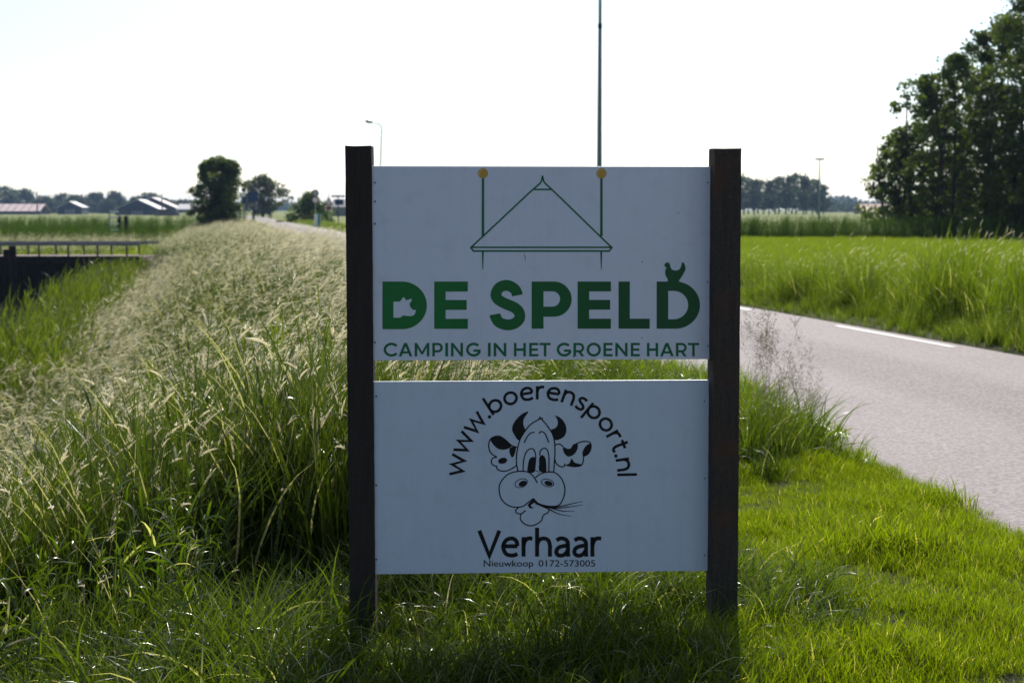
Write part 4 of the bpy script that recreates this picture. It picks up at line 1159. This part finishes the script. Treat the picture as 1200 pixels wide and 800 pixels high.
# poplar row on the right, four meshes shared
protos = []
def copy_tree(o, loc, rz, sc, label):
    c = o.copy(); C.objects.link(c); c.location = loc; c.rotation_euler = (0, 0, rz); c.scale = sc; c['label'] = label
    for ch in list(o.children):
        d = ch.copy(); C.objects.link(d); d.parent = c
    return c
gp = 'poplars in the far row right of the sign'
pop = tree('poplar_tree', 0, 600, 15, 6.2, 2.8, 'far poplar of the hazy row beside the dark post', gp, ENV_POP, 60, 22, 1.1, 1.3, M_FARLEAF, z=-.85, seed=30, trunk_r=.28, nlimb=8)
pop2 = tree('poplar_tree', 0, 640, 14, 6.8, 2.6, 'far poplar of the hazy row beside the dark post', gp, ENV_ROUND, 60, 22, 1.1, 1.3, M_FARLEAF, z=-.85, seed=31, trunk_r=.28, nlimb=8)
first = {0: pop, 1: pop2}
pr = np.random.default_rng(5)
for i in range(20):
    px = 846 + i * 6.15 + pr.normal(0, 1)
    Y = 575 + (i % 3) * 28 + pr.uniform(-6, 6)
    hs = (.95 + .09 * math.sin(i * .55 + .5)) * pr.uniform(.96, 1.04) * (.88 if i > 18 else 1) * Y / 600
    src = (pop, pop2)[i % 2]
    lab = 'far poplar of the hazy row beside the dark post' if i < 19 else 'lowest poplar at the open right end of the hazy row'
    if i in (0, 1):
        src.location = (px_x(px, Y), Y, -.85); src.scale = (hs,) * 3
    else:
        copy_tree(src, (px_x(px, Y), Y, -.85), pr.uniform(0, 6.28), (hs, hs, hs), lab)
# far round trees at the left skyline
gf = 'trees behind the barns on the left skyline'
ft = tree('skyline_tree', 0, 800, 11, 9, .3, 'x', gf, ([0, .15, .4, .7, .9, 1], [.9, 1, 1, .9, .7, .4]), 130, 26, 1.2, 1.4, M_FARLEAF, z=-.85, seed=40, trunk_r=.3, nlimb=6)
spec = [(-12, 26, 28, 'leftmost'), (8, 27, 26, 'big hazy tree above the long pink roofed barn'), (27, 24, 22, 'rounded hazy tree at the right end of the pink roof'), (53, 17, 18, 'hazy tree just right of the thin chimney pole'),
        (64, 13, 14, 'small hazy tree left of the gabled shed'), (74, 19, 16, 'pointed hazy tree behind the gable of the small shed'), (88, 18, 20, 'hazy tree above the ridge of the small shed'), (100, 16, 14, 'low hazy tree right of the small shed'),
        (114, 20, 19, 'rounded hazy tree between the two barns'), (128, 14, 15, 'low brownish hazy tree between the barns'), (137, 22, 14, 'darkest hazy tree left of the big black barn'), (147, 12, 14, 'low hazy tree beside the black barn gable'),
        (161, 17, 12, 'hazy tree top over the ridge of the black barn'), (177, 20, 20, 'broad hazy tree above the pale barn roofs'), (195, 14, 12, 'hazy tree behind the second pale roof'), (213, 13, 22, 'low hazy trees by the grey shed'), (226, 12, 16, 'low hazy tree close to the dark oval tree')]
for i, (px, hp, wp, lab) in enumerate(spec):
    Y = 840 + (i % 3) * 40
    sz = (hp - 3.5 + 9) * Y / FPX / 11; sx = wp * Y / FPX / 9 * 1.35
    lab = 'leftmost hazy tree on the skyline' if lab == 'leftmost' else lab
    loc = (px_x(px, Y), Y, -.85 - 1.2)
    if i == 0:
        ft.location = loc; ft.scale = (sx, sx, sz); ft['label'] = lab
    else:
        copy_tree(ft, loc, i * 1.9, (sx, sx, sz), lab)
# far woods reading as one mass
def wood(name, label, px0, px1, Y, prof, m=M_FARLEAF, seed=0, depth=60, n=5000, sz=3.2):
    r = np.random.default_rng(seed)
    px = r.uniform(px0, px1, n); yy = Y + r.uniform(-depth / 2, depth / 2, n)
    top = np.interp(px, *prof) * Y / FPX + 1.5 + 1.3 * np.sin(px * .9) + .8 * np.sin(px * 2.3)
    z = -.9 + (top + .9) * (r.random(n) ** .75)
    c = np.stack([px_x(px, yy), yy, z], 1)
    V, F, T = leaves(c, np.full(n, 1.5), 3, sz, r)
    tag(link(name, mesh_np(name, V, F, m, False, T)), label, 'wood', kind='stuff')
wood('far_wood', 'blue hazy wood on the right horizon beyond the poplars', 935, 1140, 1500, ([930, 960, 985, 1000, 1010, 1140], [6, 12, 13.5, 11, 6, 8]), seed=3)
wood('far_wood', 'long hazy strip of trees along the left and middle horizon', -40, 860, 1700, ([-40, 200, 230, 330, 420, 600, 860], [9, 9, 7, 6, 6, 8, 7]), seed=4, n=9000, sz=3.6)
wood('far_wood', 'low hazy trees between the far wood and the red roofed farmhouse', 955, 1060, 950, ([955, 975, 1005, 1060], [3, 5, 4, 5]), seed=5, n=1500, sz=2.0)

# ------------------------------------------------------------------ far buildings
def barn(name, label, Y, x0, x1, zb, ze, zr, depth, wall, roof, ridge='x', apex=None, slats=0, windows=0):
    """ridge 'x': long side to the camera; 'y': gable to the camera"""
    a, b = px_x(x0, Y), px_x(x1, Y)
    root = empty(name, ((a + b) / 2, Y, zb)); tag(root, label, 'barn' if 'barn' in name or 'shed' in name else 'house')
    hw = (b - a) / 2; ze -= zb; zr -= zb
    if ridge == 'x':
        MB().box(-hw, hw, 0, depth, -.5, ze).build('wall', wall, root)
        for s in (0, 1):
            MB().add([(-hw - .4, (-.5 if s == 0 else depth + .5), ze - .1), (hw + .4, (-.5 if s == 0 else depth + .5), ze - .1), (hw + .4, depth / 2, zr), (-hw - .4, depth / 2, zr),
                      (-hw - .4, (-.5 if s == 0 else depth + .5), ze + .1), (hw + .4, (-.5 if s == 0 else depth + .5), ze + .1), (hw + .4, depth / 2, zr + .2), (-hw - .4, depth / 2, zr + .2)],
                     [(0, 1, 2, 3), (4, 5, 6, 7), (0, 1, 5, 4), (1, 2, 6, 5), (2, 3, 7, 6), (3, 0, 4, 7)]).build('roof', roof, root)
        MB().prism([(-hw, ze), (hw, ze), (hw, zr - .1), (-hw, zr - .1)], depth / 2 - .1, depth / 2 + .1).build('ridge_wall', wall, root)
        for k in range(slats):
            x = -hw + (k + .5) * 2 * hw / slats
            MB().add([(x - .35, -.52, ze + .13), (x + .35, -.52, ze + .13), (x + .35, depth / 2, zr + .23), (x - .35, depth / 2, zr + .23)], [(0, 1, 2, 3)]).build('roof_sheet', M_ROOFR, root)
    else:
        ap = 0 if apex is None else px_x(apex, Y) - (a + b) / 2
        MB().prism([(-hw, -.5), (hw, -.5), (hw, ze), (ap, zr), (-hw, ze)], 0, depth).build('wall', wall, root)
        for s in (-1, 1):
            e = s * (hw + .4)
            MB().add([(e, -.5, ze), (ap, -.5, zr + .12), (ap, depth + .5, zr + .12), (e, depth + .5, ze), (e, -.5, ze + .25), (ap, -.5, zr + .37), (ap, depth + .5, zr + .37), (e, depth + .5, ze + .25)],
                     [(0, 1, 2, 3), (4, 5, 6, 7), (0, 1, 5, 4), (1, 2, 6, 5), (2, 3, 7, 6), (3, 0, 4, 7)]).build('roof', roof, root)
    if ridge == 'y':
        MB().box(-2.2, 2.2, -.1, .06, -.4, ze * .78).build('door', M_WALLB, root)
    for k in range(windows):
        x = -hw + (k + .5) * 2 * hw / windows
        MB().box(x - .5, x + .5, -.08, .05, ze * .35, ze * .75).build('window', M_GLASSD, root)
    return root
def zpx(py, Y): return float(at_Y(600, py, Y)[2])
Y = 700
barn('long_barn', 'long low barn with a pale pinkish striped roof at the left edge', Y, -30, 48, -.85, zpx(247.6, Y), zpx(239.5, Y), 16, M_WALLD, M_ROOFP, 'x', slats=9, windows=8)
b = barn('small_barn', 'small dark shed with a gable and pale right roof slope', Y, 70, 97, -.85, zpx(243.5, Y), zpx(236.8, Y), 26, M_WALLD, M_ROOFG, 'y', apex=83); b.rotation_euler[2] = R(9)
b = barn('black_barn', 'big black gabled barn with a pale right roof slope', 620, 137, 187, -.85, zpx(246, 620), zpx(234.5, 620), 30, M_WALLD, M_ROOFG, 'y', apex=163, windows=3); b.rotation_euler[2] = R(7)
b = barn('black_barn', 'second pale roofed barn half hidden behind the big black barn', 680, 160, 206, -.85, zpx(244, 680), zpx(232, 680), 30, M_WALLD, M_ROOFP, 'y', apex=179); b.rotation_euler[2] = R(7)
barn('grey_shed', 'low grey shed left of the dark oval tree', 680, 209, 236, -.85, zpx(245.5, 680), zpx(239.5, 680), 12, M_WALLB, M_ROOFG, 'x', windows=3)
barn('farmhouse', 'far farmhouse with a faded red roof beside the grove', 620, 1009, 1046, -.85, zpx(247.5, 620), zpx(239.5, 620), 14, M_WALLB, M_ROOFR, 'x', windows=4)
barn('farmhouse', 'hazy grey house behind the direction sign left of the dark post', 430, 390, 425, -.85, zpx(243, 430), zpx(234.5, 430), 12, M_WALLB, M_WALLB, 'x', windows=3)
h = MB(); h.tube([(0, 0, 0), (0, 0, 2.4)], [4.8, 3.2], 14)
o = h.build('manure_heap', simple('dark_heap', (.07, .055, .045), .95, .1, .3, 1)); o.location = (px_x(197, 560), 560, -.9); o.scale = (1.0, .8, 1); tag(o, 'low dark heap in front of the pale roofed barns', 'heap')

# ------------------------------------------------------------------ poles and lamps
def lamp_arm(name, label, x, y, H, r0, r1, m, arm, head, bend=0.):
    z = float(gz(x, y)); root = empty(name, (x, y, z)); tag(root, label, 'street lamp')
    top = (bend, 0, H)
    pts = [(bend * (t ** 1.3), 0, -.2 + (H - .35 + .2) * t) for t in np.linspace(0, 1, 9)]
    pts += [(bend - .04 * 1, 0, H - .18), (bend - .2, 0, H - .03), (bend - .45, 0, H)]
    rd = list(np.linspace(r0, r1, 9)) + [r1 * .95, r1 * .9, r1 * .85]
    MB().tube(pts, rd, 10).build('pole', m, root, True)
    MB().tube([(bend - .42, 0, H), (bend - arm, 0, H + .12)], r1 * .7, 8).build('arm', m, root, True)
    MB().tube([(bend - arm + .1, 0, H + .1), (bend - arm - .1, 0, H + .13), (bend - arm - head * .8, 0, H + .17), (bend - arm - head, 0, H + .18)], [.06, .12, .13, .04], 8).build('lamp_head', M_STEEL, root, True)
    MB().box(-.09, .09, -r0 - .012, -r0 + .03, .6, 1.1).build('service_door', m, root)
    return root
lamp_arm('street_lamp', 'slim pale street lamp with its arm bent to the left, behind the near post', px_x(444.5, 118) , 118, 7.7, .065, .045, M_PALE, .75, .45, .25)
def mast():
    x, y = px_x(701.8, 46), 46
    root = empty('lamp_mast', (x, y, float(gz(x, y)))); tag(root, 'tall tapering grey green mast rising behind the white panels', 'mast')
    MB().tube([(0, 0, -.3), (0, 0, 1.3), (0, 0, 1.35), (0, 0, 6.6)], [.098, .095, .078, .052], 14).build('lower_pole', M_MAST, root, True)
    MB().tube([(0, 0, 6.55), (0, 0, 6.68)], .062, 14).build('collar', M_DARK, root, True)
    MB().tube([(0, 0, 6.6), (0, 0, 11.0)], [.048, .032], 12).build('upper_pole', M_GPAINT, root, True)
    MB().tube([(0, 0, 10.9), (-.3, 0, 11.3), (-1.2, 0, 11.45)], [.032, .03, .025], 8).build('arm', M_GPAINT, root, True)
    MB().tube([(-1.1, 0, 11.43), (-1.3, 0, 11.46), (-1.75, 0, 11.5), (-1.85, 0, 11.5)], [.06, .12, .12, .04], 8).build('lamp_head', M_STEEL, root, True)
mast()
def flood(px, Y, pyt, label):
    x = px_x(px, Y); z0 = -.7; H = zpx(pyt, Y) - z0
    root = empty('floodlight_mast', (x, Y, z0)); tag(root, label, 'mast')
    MB().tube([(0, 0, 0), (0, 0, H)], [.2, .09], 10).build('pole', M_MAST, root, True)
    MB().box(-.85, .85, -.3, .3, H + .01, H + .3).build('lamp_head', M_DARK, root, bevel=.05)
flood(958.5, 300, 187.5, 'tall thin mast with a small flat lamp in front of the poplars')
for px, Y, pt, lab in ((45.5, 690, 226, 'thin dark chimney pole at the end of the long barn'), (191.3, 600, 229, 'thin dark pole in front of the pale barn roofs')):
    x = px_x(px, Y); o = MB(); H = zpx(pt, Y) + .85
    o.tube([(0, 0, 0), (0, 0, H)], [.3, .2], 8); o.tube([(0, 0, H + .01), (0, 0, H + .4)], [.28, .22], 8)
    q = o.build('utility_pole', M_DARK); q.location = (x, Y, -.85); tag(q, lab, 'pole')

# ------------------------------------------------------------------ traffic signs
def sign_pole(x, y, z, H, label, r=.04, m=M_STEEL):
    root = empty('traffic_sign', (x, y, z)); tag(root, label, 'road sign')
    MB().tube([(0, 0, -.2), (0, 0, H)], r, 8).build('pole', m, root, True)
    return root
def disc(root, z, rad, m, mring=None):
    MB().tube([(0, -.05, z), (0, -.03, z)], rad, 24).build('sign_face', mring or m, root)
    if mring: MB().tube([(0, -.058, z), (0, -.052, z)], rad * .74, 24).build('sign_centre', m, root)
Y = 150; z = 0
s1 = sign_pole(px_x(370.5, Y), Y, z, 3.2, 'two round traffic signs stacked on one pole in front of the bush')
disc(s1, zpx(226.5, Y), .34, M_STEEL, M_DARK); disc(s1, zpx(234.5, Y), .33, M_WHITE, M_RED)
Y = 150
s2 = sign_pole(px_x(386, Y), Y, z, 2.9, 'triangular red bordered warning sign with a white plate below')
za = zpx(230.5, Y); zb_ = zpx(240, Y); hw_ = .42
MB().prism([(-hw_, zb_), (hw_, zb_), (0, za)], -.06, -.04).build('sign_face', M_RED, s2)
MB().prism([(-hw_ * .6, zb_ + .09), (hw_ * .6, zb_ + .09), (0, za - .2)], -.068, -.062).build('sign_centre', M_WHITE, s2)
MB().box(-.33, .33, -.06, -.04, zpx(247, Y), zpx(240.8, Y)).build('plate', M_WHITE, s2)
MB().box(-.24, .24, -.066, -.061, zpx(246.3, Y), zpx(241.5, Y)).build('plate_print', M_RED, s2)
Y = 150
s3 = sign_pole(px_x(397, Y), Y, z, zpx(228.8, Y), 'dark direction sign with a long crossbar beside the near post', .05, M_DARK)
MB().box(-.62, .62, -.05, .05, zpx(231, Y), zpx(229, Y)).build('crossbar', M_DARK, s3)
MB().box(-.3, .5, -.07, -.055, zpx(240, Y), zpx(233.5, Y)).build('plate', M_BLUE, s3)
Y = 160
s4 = sign_pole(px_x(298, Y), Y, z, zpx(224, Y), 'blue square road sign on a thick dark post with a white plate', .12, M_DARK)
MB().box(-.5, .5, -.23, -.19, zpx(236.5, Y), zpx(224.5, Y)).build('sign_face', M_BLUE, s4)
MB().box(-.6, .45, -.25, -.19, zpx(242, Y), zpx(238.6, Y)).build('plate', M_RAIL, s4)
MB().tube([(0, 0, -.1), (0, 0, .55)], .2, 10).build('base', M_TEAL, s4)
s5 = sign_pole(px_x(287, 156), 156, z, zpx(221, 156), 'slim sign post with a dark cap and white reflector left of the blue sign', .07, M_STEEL)
MB().tube([(0, -.1, zpx(222.5, 156)), (0, .06, zpx(222.5, 156))], .22, 12).build('cap', M_DARK, s5)
MB().tube([(0, -.13, zpx(228, 156)), (0, -.09, zpx(228, 156))], .2, 16).build('reflector', M_WHITE, s5)
MB().box(-.2, .25, -.12, -.08, zpx(239, 156), zpx(231, 156)).build('plate', M_BLUE, s5)
# white bollard with blue side
Y = 135; x = px_x(371.5, Y)
bo = empty('bollard', (x, Y, 0)); tag(bo, 'square white bollard with a blue green side below the round signs', 'bollard')
MB().box(-.18, .12, -.15, .15, -.1, zpx(250.8, Y)).build('body', M_WHITE, bo, bevel=.015)
MB().box(.122, .32, -.13, .13, -.1, zpx(249.5, Y)).build('side_panel', M_TEAL, bo)

# ------------------------------------------------------------------ bridge over the canal
BY = 60.0
brx0, brx1 = -31.0, px_x(164, BY)
dz = zpx(301.5, BY)
br = empty('bridge', ((brx0 + brx1) / 2, BY, dz)); tag(br, 'low flat bridge with a grey railing over the dark canal', 'bridge')
ox = (brx0 + brx1) / 2; hx = (brx1 - brx0) / 2
MB().box(-hx, hx, 0, 3.6, -.16, 0).build('deck', M_DECK, br)
MB().box(-hx, hx, -.1, -.004, -.26, .05).build('edge_beam', M_PLANK, br)
plk = None
n = int(2 * hx / .3)
for k in range(n):
    if plk is None:
        plk = MB().box(-.14, .14, -.06, 0, -2.0, -.262).build('plank', M_PLANK, br, bevel=.01); q = plk
    else:
        q = plk.copy(); C.objects.link(q)
    q.location = (-hx + .15 + k * .3, -.02 + .012 * ((k * 7) % 3), 0)
for yo, nm in ((0.1, 0), (3.4, 1)):
    MB().box(-hx, hx, yo - .05, yo + .05, .44, .54).build('handrail', M_RAIL, br)
    pp = None
    for k in range(int(2 * hx / 1.1)):
        if pp is None:
            pp = MB().box(-.03, .03, -.03, .03, .001, .438).build('railing_post', M_DARK, br); q = pp
        else:
            q = pp.copy(); C.objects.link(q)
        q.location = (hx - .5 - k * 1.1 - nm * .3, yo, 0)
def pile(px, Y, pt, zb, label, r=.12):
    x = px_x(px, Y); z1 = zpx(pt, Y)
    o = MB(); o.tube([(0, 0, 0), (0, 0, z1 - zb - .05), (0, 0, z1 - zb)], [r, r * .95, r * .8], 10)
    q = o.build('mooring_pile', M_PLANK); q.location = (x, Y, zb); tag(q, label, 'pile', 'dark piles in front of the bridge')
pile(15.5, 58.3, 288, -2.3, 'thick dark pile standing in the canal before the railing', .14)
pile(8, 59.3, 292, -2.3, 'slimmer dark pile left of the thick one')

# gate in the field
Y = 96; zf = -.5
gx = px_x(145, Y)
for px, pt, pb, lab in ((141, 251.5, 0, 'left dark wooden gate post in the field'), (149, 251.5, 0, 'right dark wooden gate post in the field')):
    o = MB().box(-.1, .1, -.1, .1, -.3, zpx(pt, Y) - zf).build('gate_post', M_PLANK, bevel=.015); o.location = (px_x(px, Y), Y, float(gz(px_x(px, Y), Y))); tag(o, lab, 'gate post', 'posts of the field gate')
gt = empty('field_gate', (px_x(136, Y), Y - .3, zf)); tag(gt, 'pale barred gate standing by the dark posts in the field', 'gate')
for k in range(5):
    zz = .35 + k * .36
    MB().box(-.22, .28, -.03, .03, zz, zz + .11).build('bar', M_WHITE, gt)
MB().box(-.28, -.225, -.035, .035, 0, 2.05).build('upright', M_RAIL, gt)

# ------------------------------------------------------------------ cyclist far down the road
Y = 232.0; bx = px_x(317.3, Y)
M_COAT = simple('dark_coat', (.03, .035, .05), .8, .2, .2)
M_SKIN = simple('skin', (.45, .28, .2), .6, .3, .05)
bk = empty('bicycle', (bx, Y, 0), R(80)); tag(bk, 'dark bicycle being ridden away down the road', 'bicycle')
def ringmesh(cx, cz, rad, tr, n=20):
    m = MB(); pts = [(cx + rad * math.cos(a), 0, cz + rad * math.sin(a)) for a in np.linspace(0, 2 * math.pi, n + 1)]
    m.tube(pts, tr, 6, False); return m
for cx in (-.52, .52):
    ringmesh(cx, .35, .33, .022).build('wheel', M_DARK, bk)
fr = MB()
for a, b in (((-.52, .35), (-.1, .33)), ((-.52, .35), (-.18, .85)), ((-.1, .33), (-.22, .95)), ((-.18, .85), (.36, .85)), ((-.1, .33), (.36, .8)), ((.52, .35), (.34, 1.05))):
    fr.tube([(a[0], 0, a[1]), (b[0], 0, b[1])], .02, 6)
fr.build('frame', M_DARK, bk)
MB().tube([(.3, -.28, 1.1), (.36, 0, 1.07), (.3, .28, 1.1)], .018, 6).build('handlebar', M_DARK, bk)
MB().box(-.34, -.1, -.08, .08, .95, 1.01).build('saddle', M_DARK, bk, bevel=.02)
pe = empty('person', (bx, Y, 0), R(80)); tag(pe, 'person in dark clothes riding a bicycle away down the road', 'person')
bm = bmesh.new()
jo = dict(pel=(-.2, 0, 1.08), ch=(-.02, 0, 1.42), nk=(.03, 0, 1.56), hd=(.06, 0, 1.70), hd2=(.07, 0, 1.80), ls=(0, .19, 1.46), le=(.12, .25, 1.22), lh=(.3, .25, 1.12), rs=(0, -.19, 1.46), re=(.12, -.25, 1.22), rh=(.3, -.25, 1.12),
          lp=(-.2, .1, 1.02), lk=(.18, .12, .82), la=(.0, .12, .42), lt=(.16, .12, .36), rp=(-.2, -.1, 1.02), rk=(.12, -.12, .66), ra=(-.1, -.12, .26), rt=(.06, -.12, .2))
vs = {k: bm.verts.new(v) for k, v in jo.items()}
for e in ('pel ch', 'ch nk', 'nk hd', 'hd hd2', 'ch ls', 'ls le', 'le lh', 'ch rs', 'rs re', 're rh', 'pel lp', 'lp lk', 'lk la', 'la lt', 'pel rp', 'rp rk', 'rk ra', 'ra rt'):
    a, b = e.split(); bm.edges.new((vs[a], vs[b]))
me = bpy.data.meshes.new('body'); bm.to_mesh(me); bm.free()
body = link('body', me, pe); me.materials.append(M_COAT)
md = body.modifiers.new('skin', 'SKIN')
rad = dict(pel=.15, ch=.17, nk=.055, hd=.095, hd2=.08, ls=.075, le=.05, lh=.04, rs=.075, re=.05, rh=.04, lp=.1, lk=.07, la=.045, lt=.04, rp=.1, rk=.07, ra=.045, rt=.04)
for i, k in enumerate(jo):
    me.skin_vertices[0].data[i].radius = (rad[k], rad[k])
me.skin_vertices[0].data[0].use_root = True
body.modifiers.new('sub', 'SUBSURF').render_levels = 1

# ------------------------------------------------------------------ haze
hz = MB().box(-4200, 4200, -3700, 5200, -4, 40).build('haze', None) if False else None
me = bpy.data.meshes.new('haze')
b = MB().box(-4400, 4400, -3800, 5400, -4, 34)
me.from_pydata(b.v, [], b.f)
m, t = mat('air')
pv = N(t, 'ShaderNodeVolumePrincipled')
pv.inputs['Color'].default_value = (.42, .62, 1, 1)
pv.inputs['Density'].default_value = .00012
pv.inputs['Anisotropy'].default_value = .3
o_ = N(t, 'ShaderNodeOutputMaterial'); t.links.new(pv.outputs[0], o_.inputs['Volume'])
me.materials.append(m)
hz = link('haze', me)
tag(hz, 'thin pale haze over the far fields', 'haze', kind='stuff')
